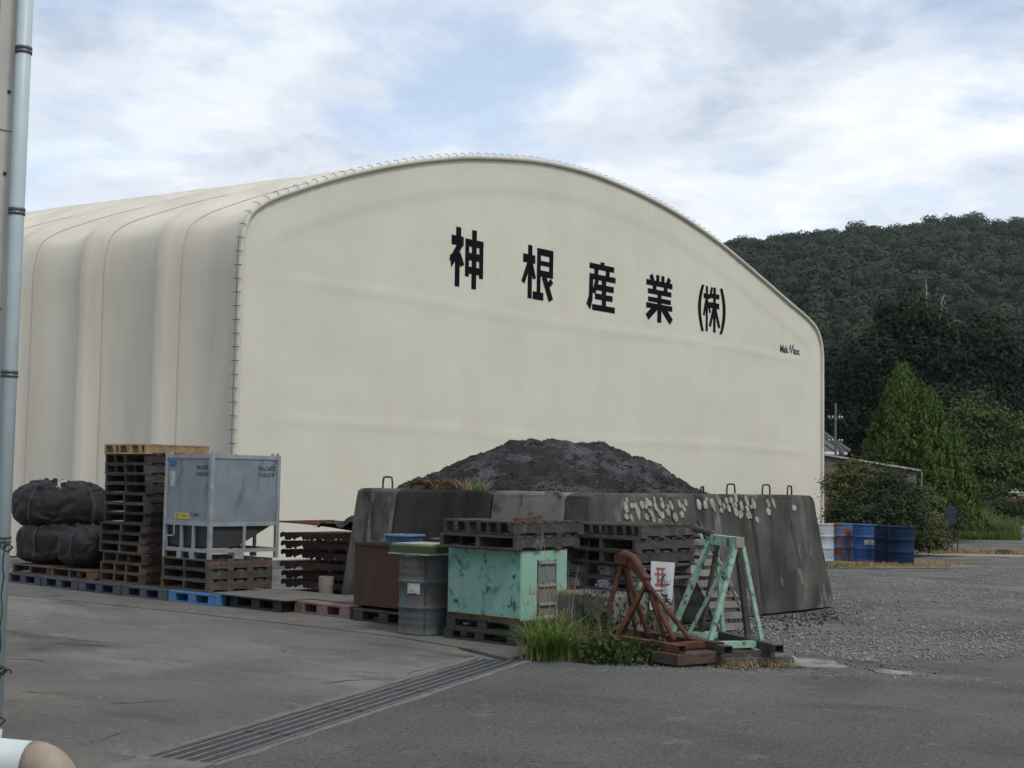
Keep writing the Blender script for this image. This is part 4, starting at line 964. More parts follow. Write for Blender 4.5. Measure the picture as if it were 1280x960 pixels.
gs = stand('green_stand', 'pale green steel trestle stand on a rectangular base frame', 11.09, 7.22, R(-30), .1, 'green_stand',
    beams=[((.44, .46, 1.15), (.50, 1.28, 1.15), .05, 'green_stand')],
    rails=[(.04, -.02, 1.5, zr, .11, .075, 'steel_dirty'), (.66, -.02, 1.5, zr, .11, .075, 'steel_dirty')],
    cross=[(.10, .60, .42, zr + .01, .10, .06, 'green_stand'), (.10, .60, 1.32, zr + .01, .10, .06, 'green_stand'), (-.05, .75, .25, zr - .06, .06, .055, 'steel_dirty')],
    legs=[((.41, .50, 1.13), (.06, .44, zr + .07), .026, 'green_stand', True), ((.49, .50, 1.13), (.68, .40, zr + .07), .022, 'green_stand', True), ((.46, 1.22, 1.13), (.04, 1.36, zr + .07), .028, 'green_stand', True), ((.53, 1.20, 1.10), (.68, 1.30, zr + .07), .022, 'green_stand', True),
          ((.45, .62, 1.09), (.06, .98, zr + .07), .018, 'green_stand', True), ((.5, 1.12, 1.09), (.40, 1.30, zr + .07), .022, 'steel_dirty', True), ((.50, .62, 1.09), (.66, .66, zr + .07), .030, 'steel_dirty', True)])
gs.scale = (.88, .92, 1)
MB().tube([(.43, 1.24, 1.20), (.52, 1.28, 1.22), (.54, 1.38, 1.21), (.46, 1.44, 1.19), (.40, 1.34, 1.19), (.43, 1.24, 1.05)], .022, 8).build('hook', 'green_stand', gs, True)
MB().tube([(.46, 1.20, 1.215), (.44, 1.6, 1.25)], .038, 10).build('shaft', 'steel_dirty', gs, True)
MB().box(.39, .49, .452, .46, 1.10, 1.20).build('end_cap', 'tan_elbow', gs)
for i, (y0, x0, x1) in enumerate(((.12, -.12, .82), (1.1, -.1, .80))):
    c, s = math.cos(R(-30)), math.sin(R(-30))
    tag(MB().box(x0, x1, y0, y0 + .10, -.02, zr - .002 if i else zr - .062).build('timber_block', 'wood_old', None, False, (11.09, 7.22, 0), R(-30)), ['dark timber under the near end of the green stand', 'dark timber under the far end of the green stand'][i], 'timber')
zr2 = .15
F1, N1 = (.20, 1.02, .94), (.16, .62, .74)
rs_ = stand('red_stand', 'rusty red pipe trestle stand on a steel base frame among weeds', 10.72, 7.5, R(-12), .1, 'rust_red',
    beams=[((.20, 1.10, .95), (.20, .92, .95), .05, 'rust_red'), ((.20, .92, .93), (.16, .60, .76), .035, 'rust_red')],
    rails=[(.02, -.05, 1.35, zr2 - .02, .10, .075, 'rust'), (.52, -.05, 1.35, zr2 - .02, .10, .075, 'rust')],
    cross=[(.07, .47, .15, zr2 - .01, .10, .06, 'rust'), (.07, .47, 1.2, zr2 - .01, .10, .06, 'rust_red')],
    legs=[(F1, (.02, 1.14, zr2 + .05), .026, 'rust_red', False), (F1, (.30, .74, zr2 + .05), .026, 'rust_red', False), (N1, (-.0, .88, zr2 + .05), .022, 'rust', False), (N1, (.20, 1.02, zr2 + .05), .024, 'rust_red', False),
          (N1, (.30, .50, zr2 + .05), .022, 'rust', False), ((.20, .80, .87), (.30, .36, zr2 + .05), .026, 'rust_red', False), (F1, (.50, 1.16, zr2 + .05), .024, 'rust', False), (N1, (.50, .36, zr2 + .05), .024, 'rust', False)])
MB().tube([(.20, 1.12, .95), (.20, 1.0, 1.0), (.19, .85, .97), (.17, .66, .80), (.16, .56, .66)], [.035, .045, .042, .036, .025], 10).build('saddle', 'rust_red', rs_, True)
tag(MB().box(-.1, .46, -.10, .25, .02, .125, .006).build('timber_block', 'wood_brown', None, False, (10.74, 7.5, 0), R(-12)), 'rusty brown timber board under the near end of the red stand', 'timber')
tag(MB().box(-.1, .62, 1.05, 1.18, -.02, .125).build('timber_block', 'wood_old', None, False, (10.74, 7.5, 0), R(-12)), 'dark timber under the far end of the red stand', 'timber')
tag(MB().box(0, .62, 0, .3, -.02, .11, .006).build('rusty_plate', 'rust', None, False, (11.30, 7.62, 0), R(-20)), 'rusty steel plate on the ground between the red and green stands', 'plate')
# slatted ramp leaning on the bin wall
def ramp_thing():
    t = thing('slatted_ramp', 'grey slatted wooden ramp leaning on the bin behind the green stand', 'ramp', (13.78, 9.02, -.02))
    n = 10; w = .74
    top = Vector((.28, .93, 1.22)); dv = top
    for k in range(n):
        f = (k + .4) / n; p = dv * f
        o = MB().box(0, w, -.012, .012, -.048, .048).build('slat', 'concrete_pale', t, False, tuple(p)); o.rotation_euler = (-math.atan2(.93, 1.22), R(2), 0)
    for x in (.04, w - .08): MB().tube([(x, .03, 0), (x + top.x, top.y + .03, top.z + .05)], .022, 4, True, True).build('rail', 'wood_dark', t)
ramp_thing()
# sign
def sign():
    t = thing('warning_board', 'white board with red and black marks behind the red stand', 'sign', (11.96, 8.735, .37), R(0)); t.rotation_euler = (R(-1.5), R(4), R(-6))
    MB().prism([(0, 0), (.30, 0), (.36, .12), (.385, .52), (.0, .52)], 0, .008).xf(lambda p: (p.x, -p.z, p.y)).build('panel', 'sign_white', t)
    k = 0
    for a, b, c, d in ((.08, .22, .43, .455), (.06, .24, .37, .395), (.10, .22, .31, .335), (.07, .24, .255, .28), (.10, .125, .25, .45), (.17, .195, .25, .45), (.08, .20, .20, .22)):
        k += 1; MB().box(a, b, -.0094 - .0005 * k, -.0086, c, d).build('red_mark', 'sign_red', t)
    for a, b, c, d in ((.20, .28, .155, .17), (.24, .26, .09, .155), (.21, .28, .115, .127)): k += 1; MB().box(a, b, -.0094 - .0005 * k, -.0086, c, d).build('black_mark', 'stencil', t)
sign()

# ================================================================== LEFT FOREGROUND
def left_corner():
    # sheet-metal corner of the building the photographer stands by, and its downpipe
    x, y = W(-3.15, 8.5)
    t = thing('downpipe', 'pale blue-grey drainpipe with metal bands at the left edge', 'pipe', (x, y, 0))
    MB().tube([(0, 0, .12), (0, 0, 6.5)], .048, 20).build('pipe', 'pipe_paint', t, True)
    MB().tube([(0, 0, .14), (-.01, -.01, .06), (-.06 * FX, -.06 * FY, .0)], .050, 16).build('shoe', 'pipe_paint', t, True)
    for z in (1.30, 2.33, 3.36, 4.40, 5.43):
        MB().lathe([(.0485, z - .022), (.054, z - .022), (.054, z - .006), (.051, z - .004), (.051, z + .004), (.054, z + .006), (.054, z + .022), (.0485, z + .022)], 20).build('band', 'band', t, True)
    bx, by = W(-3.225, 8.62)
    c = thing('building_corner', 'cream sheet-metal corner of a building behind the drainpipe', 'building', (bx, by, 0), 0)
    MB().box(-3.0, -.02, .02, 4.0, 0, 6.5).build('wall', 'cladding', c)
    MB().box(-.20, .0, -.0, .10, 0, 3.93).build('corner_flashing', 'flashing', c); MB().box(-.14, .012, -.008, .10, 3.9, 6.5).build('corner_flashing', 'flashing', c)
    for z in (1.6, 2.75, 3.62, 4.15, 5.0):
        MB().lathe([(.0, 0), (.012, 0), (.012, .006), (.0, .008)], 8).xf(lambda p: (p.x, -p.z, p.y)).build('screw', 'iron', c, False, (-.06, -.001 if z < 3.9 else -.009, z))
    r = thing('rope', 'thin dark rope hanging knotted beside the drainpipe', 'rope', W(-3.06, 8.35) + (0,), -HEAD)
    pts = [(-.02 + .006 * math.sin(k * 1.9), 0, 1.32 - k * .06) for k in range(22)]
    MB().tube(pts, .005, 5).build('strand', 'rope_dark', r)
    for z, l in ((1.26, .05), (.52, .06), (.22, .05)): MB().tube([(-.02, 0, z), (.01, -.01, z + .02), (.03, 0, z), (.0, .01, z - .03), (-.03, 0, z - .01), (-.01, 0, z + .03)], .007, 5).build('knot', 'rope_dark', r, True)
    MB().tube([(-.02, 0, .44), (-.01, 0, .50), (.02, 0, .525), (.05, 0, .52), (.055, 0, .50)], .007, 5).build('hook', 'rope_dark', r, True)
    MB().tube([(-.03, 0, 1.3), (-.08, 0, 1.15), (-.05, 0, .98)], .005, 5).build('strand', 'rope_dark', r)
    # hoop guard in the lower-left corner
    gx, gy = W(-1.60, 4.75)
    gr = thing('guard_hoop', 'white pipe hoop guard with a tan elbow in the lower left corner', 'guard', (gx, gy, 0), -HEAD)
    zc = .72; rr = .068
    d = Vector((1, -.25, -.02)).normalized()
    st = Vector((-.02, 0, zc))
    MB().tube([st + d * -1.7, st + d * -.0], rr, 24).build('rail', 'white_paint', gr, True)
    el = [st + d * -.01]
    for k in range(1, 9):
        a = k / 8 * math.pi / 2; el.append(st + d * (.11 * math.sin(a)) + Vector((0, 0, -.11 * (1 - math.cos(a)))))
    MB().tube(el, rr + .003, 24).build('elbow', 'tan_elbow', gr, True)
    e = el[-1]; MB().tube([e, (e.x, e.y, 0)], rr, 24).build('post', 'white_paint', gr, True)
    e2 = st + d * -1.7; MB().tube([(e2.x, e2.y, zc), (e2.x, e2.y, 0)], rr, 24).build('post', 'white_paint', gr, True)
left_corner()

# ================================================================== VEGETATION
def leaf_mesh(name, C, Nn, size, aspect, m, rs, droop=0.0):
    """C centres (n,3), Nn normals (n,3): one bent rhombus each"""
    n = len(C); Nn = Nn / (np.linalg.norm(Nn, axis=1, keepdims=True) + 1e-9)
    A = rs.normal(size=(n, 3)); A -= (A * Nn).sum(1, keepdims=True) * Nn; A /= np.linalg.norm(A, axis=1, keepdims=True) + 1e-9
    B = np.cross(Nn, A); s = (size * rs.uniform(.55, 1.3, n))[:, None]; w = s * aspect
    V = np.stack([C - A * s * .5, C + B * w * .5 + Nn * s * .08, C + A * s * .5 - np.array([0, 0, 1]) * s * droop, C - B * w * .5 + Nn * s * .08], 1).reshape(-1, 3)
    return np_mesh(name, V, np.arange(4 * n).reshape(-1, 4), m)
def clumps(lobes, K, n, spread, rs, inner=.25):
    """lobes (cx,cy,cz,rx,ry,rz); K leaf clumps over their shells, n leaves in each"""
    C = []; Nn = []
    lob = np.array(lobes, float); wt = (lob[:, 3] * lob[:, 5]); wt /= wt.sum()
    for k in range(K):
        L = lob[rs.choice(len(lob), p=wt)]; d = rs.normal(size=3); d /= np.linalg.norm(d)
        if d[2] < -.5: d[2] *= -.6
        rad = rs.uniform(.80, 1.06) if rs.rand() > inner else rs.uniform(.4, .8)
        c = L[:3] + d * L[3:] * rad; sp_ = spread * rs.uniform(.6, 1.4)
        q = rs.normal(size=(n, 3)) * np.array([sp_, sp_, sp_ * .62]); C.append(c + q)
        nn = d[None] * .7 + q / sp_ * .5 + np.array([0, 0, .5]) + rs.normal(size=(n, 3)) * .55; Nn.append(nn)
    return np.concatenate(C), np.concatenate(Nn)
def tree(name, label, r, d, h, lobes, K, n, spread, size, m, seed, trunk_r=.25, cat='tree', group=None, trunk_h=None, inner=.25):
    rs = np.random.RandomState(seed); x, y = W(r, d)
    t = thing(name, label, cat, (x, y, -.12), -HEAD, group)
    th = trunk_h or h * .6; rr = random.Random(seed)
    pts = [(0, 0, 0), (rr.uniform(-.1, .1), rr.uniform(-.1, .1), th * .35), (rr.uniform(-.2, .2), rr.uniform(-.2, .2), th * .7), (rr.uniform(-.2, .2), rr.uniform(-.2, .2), th)]
    MB().tube(pts, [trunk_r, trunk_r * .8, trunk_r * .55, trunk_r * .25], 8).build('trunk', 'bark', t, True)
    for k, L in enumerate(lobes[:6]):
        a = pts[1 + k % 2]; MB().tube([a, ((a[0] + L[0]) / 2, (a[1] + L[1]) / 2, (a[2] + L[2]) / 2 - .1), (L[0], L[1], L[2])], [trunk_r * .4, trunk_r * .25, trunk_r * .1], 6).build('limb', 'bark', t, True)
    C, Nn = clumps(lobes, K, n, spread, rs, inner)
    link('crown', leaf_mesh('crown', C, Nn, size, .62, m, rs), t)
    return t
# hill and its forest
def hill_z(r, d):
    k = max(0, min(1, (d - 165) / 235)); k = k + .10 * math.sin(k * math.pi)
    ridge = np.interp(r, [-260, -120, 0, 40, 65, 95, 123, 151, 220, 330], [25, 32, 48, 62, 69.5, 73, 76.5, 76, 78, 60])
    back = 1 if d < 405 else max(0, 1 - (d - 405) / 200)
    return ridge * k * back + 3.0 * fb(r, d, 0, .013, 3) * min(1, k * 3) - .4
def hill():
    rr_ = np.arange(-300, 381, 8.0); dd_ = np.arange(160, 620, 8.0); V = []
    for d in dd_:
        for r in rr_: x, y = W(r, d); V.append((x, y, hill_z(r, d)))
    idx = np.arange(len(rr_) * len(dd_)).reshape(len(dd_), len(rr_))
    Q = np.stack([idx[:-1, :-1], idx[:-1, 1:], idx[1:, 1:], idx[1:, :-1]], -1).reshape(-1, 4)
    tag(link('hill', np_mesh('hill', np.array(V), Q, 'hill_floor', True)), kind='structure')
    rs = np.random.RandomState(11); C = []; Nn = []; T = []
    for d in np.arange(172, 412, 4.4):
        for r in np.arange(d * .10, 45 + d * .36, 4.4):
            r1, d1 = r + rs.uniform(-2, 2), d + rs.uniform(-2, 2)
            z = hill_z(r1, d1); R0 = rs.choice([1.6, 2.1, 2.5, 3.2]) * rs.uniform(.85, 1.15); hh = R0 * rs.uniform(.8, 1.3); x, y = W(r1, d1)
            n = int(52 * R0 * R0); v = rs.normal(size=(n, 3)); v /= np.linalg.norm(v, axis=1, keepdims=True); v[:, 2] = np.abs(v[:, 2]) - .2
            k1, k2 = rs.uniform(0, 6, 2)
            rad = (1 + .20 * np.sin(v[:, 0] * 5 + k1) * np.cos(v[:, 1] * 5 + k2) + .1 * np.sin(v[:, 2] * 9 + k2) + np.where(rs.rand(n) < .4, rs.uniform(-.6, -.1, n), rs.uniform(-.10, .06, n)))[:, None]
            C.append(np.array([x, y, z + R0 * .8 + rs.uniform(0, 2.6)]) + v * rad * np.array([R0, R0, hh])); Nn.append(v + rs.normal(size=(n, 3)) * .12 + np.array([0, 0, .05])); T.append(np.full(n * 4, rs.uniform(0, 1), np.float32))
    me = leaf_mesh('hillside_wood', np.concatenate(C), np.concatenate(Nn), .62, .95, 'leaf_hill', rs)
    at = me.attributes.new('tint', 'FLOAT', 'POINT'); at.data.foreach_set('value', np.concatenate(T))
    tag(link('hillside_wood', me), 'dense dark green broadleaf wood covering the hillside', 'wood', kind='stuff')
hill()
# big dark evergreens before the hill
dk = 'dark evergreens before the hill'
tree('evergreen_tree', 'tall broad dark evergreen rising above the bright conical trees', 25.0, 84, 14, [(0, 0, 10.6, 2.6, 2.6, 3.0), (-2.2, 0, 9.0, 2.4, 2.4, 2.6), (2.2, .5, 9.6, 2.4, 2.4, 2.6), (0, 0, 6.4, 3.8, 3.2, 3.4), (.6, .4, 3.4, 3.6, 3.2, 3.0), (-1.0, .2, 12.0, 1.4, 1.4, 1.7)], 620, 64, .42, .27, 'leaf_dark', 31, .45, group=dk)
tree('evergreen_tree', 'dark evergreen left of the tallest one, beside the tent', 21.0, 86, 11, [(0, 0, 8.0, 2.2, 2.2, 2.8), (-.8, 0, 5.4, 2.8, 2.6, 3.0), (1.0, 0, 6.4, 2.5, 2.4, 2.8), (0, 0, 2.8, 3.2, 2.8, 2.8)], 460, 64, .42, .27, 'leaf_dark', 32, .4, group=dk)
tree('evergreen_tree', 'dark evergreen right of the tallest one, behind the round tree', 29.4, 84, 12.5, [(0, 0, 10.4, 2.0, 2.0, 2.4), (1.2, 0, 8.2, 2.3, 2.2, 2.6), (-1.0, .3, 7.6, 2.6, 2.4, 2.8), (.4, 0, 4.2, 3.4, 3.0, 3.2)], 480, 64, .42, .27, 'leaf_dark', 33, .4, group=dk)
tree('evergreen_tree', 'low dark tree at the right edge behind the round tree', 38.0, 96, 8, [(0, 0, 4.6, 3.0, 2.6, 2.8), (2.5, 0, 4.0, 3.0, 2.6, 2.6), (-2.4, 0, 3.2, 2.6, 2.4, 2.4)], 380, 50, .45, .3, 'leaf_dark', 34, .3, group=dk)
x, y = W(25.6, 83.2); t = thing('dead_branch', 'bare pale dead branches sticking out of the dark evergreen top', 'branch', (x, y, 12.0), -HEAD); t.scale = (.62, .62, .62)
for pts in ([(0, 0, 0), (-.1, 0, 1.2), (-.25, 0, 2.2), (-.2, 0, 3.4), (-.3, 0, 4.3)], [(-.25, 0, 2.2), (-.05, 0, 3.0)], [(1.0, 0, .2), (1.3, 0, 1.4), (1.25, 0, 2.0), (1.6, 0, 2.9)], [(1.3, 0, 1.4), (1.7, 0, 2.2)], [(1.5, 0, -.4), (2.6, -.2, .2), (3.6, -.2, .0)]): MB().tube(pts, [.05] * (len(pts) - 1) + [.02], 5).build('twig', 'dead_wood', t)
# conical conifers
def conifer(label, r, d, h, rad, seed):
    rs = np.random.RandomState(seed); x, y = W(r, d); t = thing('conifer_tree', label, 'tree', (x, y, -.12), -HEAD, 'bright conical conifers')
    MB().tube([(0, 0, 0), (0, 0, h * .9)], [.12, .02], 8).build('trunk', 'bark', t)
    C = []; Nn = []; K = int(760 * rad * h / 7)
    for k in range(K):
        f = rs.rand() ** .8; a = rs.uniform(0, 6.283); lump = 1 + .16 * math.sin(a * 5 + seed) * math.sin(f * 9 + a * 2)
        rr = rad * (1 - f) ** .80 * lump * rs.uniform(.62, 1.12) + .03; c = np.array([math.cos(a) * rr, math.sin(a) * rr, .25 + f * (h - .25)])
        n = 20; up = np.linspace(0, 1, n)[:, None]; tilt = np.array([math.cos(a) * .45, math.sin(a) * .45, 1.0])
        q = up * tilt * rs.uniform(.16, .34) + rs.normal(size=(n, 3)) * np.array([.085, .085, .05]) * (1.15 - up)
        C.append(c + q); Nn.append(np.array([math.cos(a), math.sin(a), .3]) + rs.normal(size=(n, 3)) * .5)
    C = np.concatenate(C); Nn = np.concatenate(Nn); n = len(C); s = rs.uniform(.07, .14, n)[:, None]
    Nn /= np.linalg.norm(Nn, axis=1, keepdims=True); A = np.array([0, 0, 1.0]) + rs.normal(size=(n, 3)) * .55; A /= np.linalg.norm(A, axis=1, keepdims=True); B = np.cross(Nn, A)
    V = np.stack([C - A * s * .6, C + B * s * .36, C + A * s * .7, C - B * s * .36], 1).reshape(-1, 3)
    link('crown', np_mesh('crown', V, np.arange(4 * n).reshape(-1, 4), 'leaf_cypress'), t)
conifer('tallest bright green conical conifer beside the hedge', 14.4, 50, 6.25, 1.85, 41)
conifer('bright green conical conifer with the second peak, right of the tallest', 15.12, 49.2, 5.25, 1.5, 42)
conifer('short bright green conical conifer at the right of the conifers', 16.15, 49.6, 3.7, 1.1, 43)
conifer('short green conifer at the left foot of the tallest conifer', 13.6, 50.6, 4.0, 1.1, 44)
tree('round_tree', 'rounded mid-green tree right of the conical conifers', 21.2, 61, 6, [(-.3, 0, 4.7, 1.5, 1.5, 1.5), (.9, 0, 3.9, 1.8, 1.6, 1.5), (-1.4, .2, 3.4, 1.4, 1.4, 1.6), (0, 0, 2.4, 2.6, 2.2, 1.9), (1.9, 0, 2.5, 1.4, 1.3, 1.5)], 520, 44, .24, .16, 'leaf_round', 51, .18)
# hedge shrubs behind the drums
hd = 'hedge shrubs behind the drums'
for lab, r, d, lobes, m, sd_ in (('dark green shrub directly behind the blue drums', 9.9, 36.3, [(0, 0, 1.3, .8, .8, 1.0), (.35, 0, 1.6, .6, .7, .75), (-.4, 0, .8, .8, .8, .9), (.5, .0, .8, .6, .7, .9)], 'leaf_hedge', 61), ('yellowish green shrub against the tent edge behind the white drum', 9.35, 37.2, [(0, 0, 1.7, .7, .7, .95), (.5, 0, 1.9, .7, .7, .7), (-.3, 0, 1.5, .5, .7, 1.0), (0, 0, .8, .8, .8, .9)], 'leaf_hedge_top', 62),
                              ('dark shrub at the right end of the hedge', 10.5, 36.6, [(0, 0, 1.1, .45, .6, .9), (.05, 0, 1.5, .4, .5, .6), (.1, 0, .5, .5, .6, .6)], 'leaf_hedge', 63), ('small yellow-green bush right of the navy drums', 11.6, 37.8, [(0, 0, .75, .3, .4, .5), (.05, 0, .45, .35, .4, .4)], 'leaf_hedge_top', 64), ('dense dark shrub low behind the rusty drum', 9.2, 35.8, [(0, 0, .9, .8, .6, .9), (.9, 0, .9, .8, .6, .9), (-.3, 0, .8, .55, .6, .8)], 'leaf_hedge', 65),
                              ('green bush between the hedge and the conifers', 13.1, 44.0, [(0, 0, 1.0, .5, .6, .8), (.3, 0, 1.3, .45, .5, .55)], 'leaf_round', 66), ('dark bush under the round tree', 17.6, 56, [(0, 0, 1.0, 1.6, 1.2, 1.1), (2.0, 0, .9, 1.6, 1.2, 1.0), (3.8, 0, .9, 1.3, 1, .9)], 'leaf_hedge', 67), ('low dark bush at the foot of the conifers', 14.4, 47.8, [(0, 0, .8, 1.0, .7, .8), (-1.2, 0, .9, .9, .7, .8), (.9, 0, .7, .7, .6, .6)], 'leaf_hedge', 68)):
    tree('shrub', lab, r, d, 2, lobes, 300, 40, .11, .085 if d < 40 else .12, m, sd_, .05, 'shrub', hd if d < 38 else None, 1.0, .3)
# blades: grass clumps, reeds
def blades(C, h, w, lean, rs, seg=4):
    n = len(C); a = rs.uniform(0, 6.283, n); hh = h * rs.uniform(.45, 1.15, n); ln = lean * rs.uniform(.3, 1.5, n); ww = w * rs.uniform(.6, 1.3, n)
    dx, dy = np.cos(a), np.sin(a); sx, sy = -dy, dx; V = np.zeros((n, 2 * (seg + 1), 3))
    for k in range(seg + 1):
        f = k / seg; o = ln * hh * f ** 1.8; z = hh * (f - .38 * np.minimum(1.3, ln) * f ** 2.6); q = ww * (1 - f) ** .7 * .5 + .0008
        for j, sgn in ((0, 1), (1, -1)):
            V[:, 2 * k + j, 0] = C[:, 0] + dx * o + sx * q * sgn; V[:, 2 * k + j, 1] = C[:, 1] + dy * o + sy * q * sgn; V[:, 2 * k + j, 2] = C[:, 2] + z
    F4 = np.array([(2 * k, 2 * k + 1, 2 * k + 3, 2 * k + 2) for k in range(seg)])
    return V.reshape(-1, 3), (F4[None] + (np.arange(n) * 2 * (seg + 1))[:, None, None]).reshape(-1, 4)
def spots(cx, cy, rx, ry, n, rs, z=-.02, rot=0):
    a = rs.uniform(0, 6.283, n); r = np.sqrt(rs.rand(n)); px, py = np.cos(a) * r * rx, np.sin(a) * r * ry; c, s = math.cos(rot), math.sin(rot)
    return np.stack([cx + px * c - py * s, cy + px * s + py * c, np.full(n, z)], 1)
def grass_obj(name, label, cat, C, h, w, lean, m, seed, kind=None, parent=None, seg=4):
    rs = np.random.RandomState(seed); V, Q = blades(C, h, w, lean, rs, seg); o = link(name, np_mesh(name, V, Q, m), parent)
    if not parent: tag(o, label, cat, kind=kind)
    return o
rs = np.random.RandomState(77)
DIAG = -HEAD
x, y = 10.28, 8.72
t = thing('grass_clump', 'big clump of green grass at the end of the drain', 'grass', (0, 0, 0))
grass_obj('leaf_blades', '', '', spots(x, y, .20, .12, 260, rs, rot=DIAG), .55, .020, .95, 'leaf_grass', 1, parent=t); grass_obj('dry_blades', '', '', spots(x, y, .3, .2, 60, rs, rot=DIAG), .46, .010, .8, 'leaf_dry', 2, parent=t)
t = thing('grass_clump', 'yellowing grass clump between the green box and the red stand', 'grass', (0, 0, 0))
grass_obj('leaf_blades', '', '', spots(10.62, 8.62, .24, .16, 130, rs, rot=DIAG), .34, .011, .9, 'leaf_reed', 3, parent=t); grass_obj('dry_blades', '', '', spots(10.62, 8.62, .3, .2, 120, rs, rot=DIAG), .45, .008, .6, 'leaf_dry', 4, parent=t)
# leafy weeds with purple flowers
def weed(label, cx, cy, rx, ry, n, h, seed, flowers=0, m='leaf_weed'):
    rs = np.random.RandomState(seed); t = thing('weed_plant', label, 'weed', (cx, cy, -.02))
    C = []; Nn = []; st = MB(); fl = MB(); fc = []
    for k in range(n):
        a = rs.uniform(0, 6.283); r = math.sqrt(rs.rand()); bx, by = math.cos(a) * r * rx, math.sin(a) * r * ry
        bx, by = bx * math.cos(DIAG) - by * math.sin(DIAG), bx * math.sin(DIAG) + by * math.cos(DIAG); hh = h * rs.uniform(.5, 1.1); tx, ty = bx + rs.uniform(-.08, .08), by + rs.uniform(-.08, .08)
        st.tube([(bx, by, 0), ((bx + tx) / 2, (by + ty) / 2, hh * .55), (tx, ty, hh)], [.005, .004, .002], 4)
        m_ = 12; f = rs.rand(m_) ** .8; C.append(np.stack([bx + (tx - bx) * f, by + (ty - by) * f, hh * f], 1) + rs.normal(size=(m_, 3)) * .03); Nn.append(rs.normal(size=(m_, 3)) + np.array([0, 0, .8]))
        if k < flowers: fc.append((tx, ty, hh))
    st.build('stems', 'leaf_weed', t); C = np.concatenate(C); link('foliage', leaf_mesh('foliage', C, np.concatenate(Nn), .075, .42, m, rs), t)
    for p in fc:
        q = np.array(p) + rs.normal(size=(26, 3)) * np.array([.022, .022, .012]); link('flower', leaf_mesh('flower', q, rs.normal(size=(26, 3)) + np.array([0, 0, 1]), .02, .7, 'petal', rs), t)
weed('low dark green weeds in front of the red stand', 10.66, 7.98, .36, .14, 46, .24, 201)
weed('tall flowering weeds with purple heads beside the red stand', 10.95, 8.55, .3, .18, 26, .68, 202, 6)
weed('dark weeds between the grass clump and the red stand', 10.50, 8.30, .22, .12, 26, .28, 203)
weed('weeds growing on the concrete block under the sign', 12.0, 8.7, .25, .06, 14, .75, 204, 2)
# tall dry stalks
t = thing('dry_stalks', 'tall thin dry stalks standing before the green box door', 'stalks', (10.62, 8.95, -.02))
for k in range(16):
    a = rs.uniform(-.25, .25, 4); h = rs.uniform(.6, 1.25); MB().tube([(a[0], a[1], 0), (a[0] + .02, a[1], h * .5), (a[0] + a[2] * .5, a[1] + a[3] * .4, h)], [.004, .003, .002], 4).build('stalk', 'bark' if k % 3 else 'tan_elbow', t)
C = np.concatenate([spots(10.62, 8.95, .3, .2, 70, rs, z=q) for q in (.35, .6)]); grass_obj('seed_heads', '', '', C - np.array([10.62, 8.95, 0]), .16, .006, .6, 'leaf_dry', 9, parent=t)['kind'] = 'stuff'
# moss and low growth along the asphalt edge
C = np.concatenate([spots(10.42 + k * .09, 7.86 - k * .13, .12, .07, 150, rs, rot=DIAG) for k in range(8)]); tag(grass_obj('moss_strip', 'mossy green ground cover along the asphalt edge', 'moss', C, .035, .012, .9, 'leaf_moss', 12, seg=2), kind='stuff')
C = np.concatenate([spots(11.2, 7.32, .3, .12, 220, rs, rot=DIAG), spots(11.55, 7.0, .3, .1, 120, rs, rot=DIAG)]); tag(grass_obj('dry_grass', 'dry grass tufts in front of the stands', 'grass', C, .10, .008, .9, 'leaf_dry', 13, seg=2), kind='stuff')
# dry grass and trash on the bin's left shoulder
t = thing('grass_clump', 'dry grass hanging over the left shoulder of the slag heap', 'grass', (0, 0, 0))
C = np.concatenate([spots(12.75, 12.75, .1, .16, 40, rs, z=1.60), spots(12.72, 12.2, .08, .12, 30, rs, z=1.60), spots(12.95, 12.4, .2, .5, 45, rs, z=1.63)]); grass_obj('dry_blades', '', '', C, .24, .009, 1.5, 'leaf_dry', 14, parent=t); C = spots(12.66, 11.9, .06, .14, 26, rs, z=1.60); grass_obj('leaf_blades', '', '', C, .30, .010, 2.0, 'leaf_reed', 15, parent=t)
# wire tangle on the bin
t = thing('wire_tangle', 'tangle of rusty wire on the left corner of the slag heap', 'wire', (12.72, 12.95, 1.62))
for k in range(14):
    q = rs.uniform(-1, 1, (5, 3)); MB().tube([(q[i][0] * .10 + .05, (i / 4 - .5) * .7 + q[i][1] * .08, .03 + abs(q[i][2]) * .07) for i in range(5)], .007, 4).build('wire', 'rust', t)

# right-hand ground cover, reeds, path and far things
def Cw(r, d, rx, ry, n, z=-.02): x, y = W(r, d); return spots(x, y, rx, ry, n, rs, z, DIAG)
tag(grass_obj('dry_grass', 'dry straw-coloured grass at the feet of the oil drums', 'grass', np.concatenate([Cw(7.0, 30.6, 1.3, .5, 900), Cw(8.6, 30.9, 1.4, .45, 900), Cw(9.8, 31.9, 1.0, .5, 300)]), .13, .012, .9, 'leaf_dry', 21, seg=2), kind='stuff')
tag(grass_obj('dry_grass', 'green tufts mixed in the dry grass by the white drum', 'grass', np.concatenate([Cw(6.6, 30.2, .9, .4, 420)]), .15, .012, .8, 'leaf_moss', 22, seg=2), kind='stuff')
tag(grass_obj('dry_grass', 'straw-coloured dry grass verge along the path on the right', 'grass', np.concatenate([Cw(11.8, 39.8, 1.8, 1.0, 1500, -.1), Cw(14.6, 39.6, 2.2, 1.0, 1900, -.1), Cw(18.5, 39.5, 3.0, 1.0, 1500, -.1)]), .17, .016, .8, 'leaf_dry', 23, seg=2), kind='stuff')
tag(grass_obj('grass_verge', 'green grass verge beyond the path', 'grass', np.concatenate([Cw(24, 82, 9, 9, 5000, -.12), Cw(34, 96, 12, 7, 5000, -.12)]), .35, .05, .6, 'leaf_grass', 24, seg=2), kind='stuff')
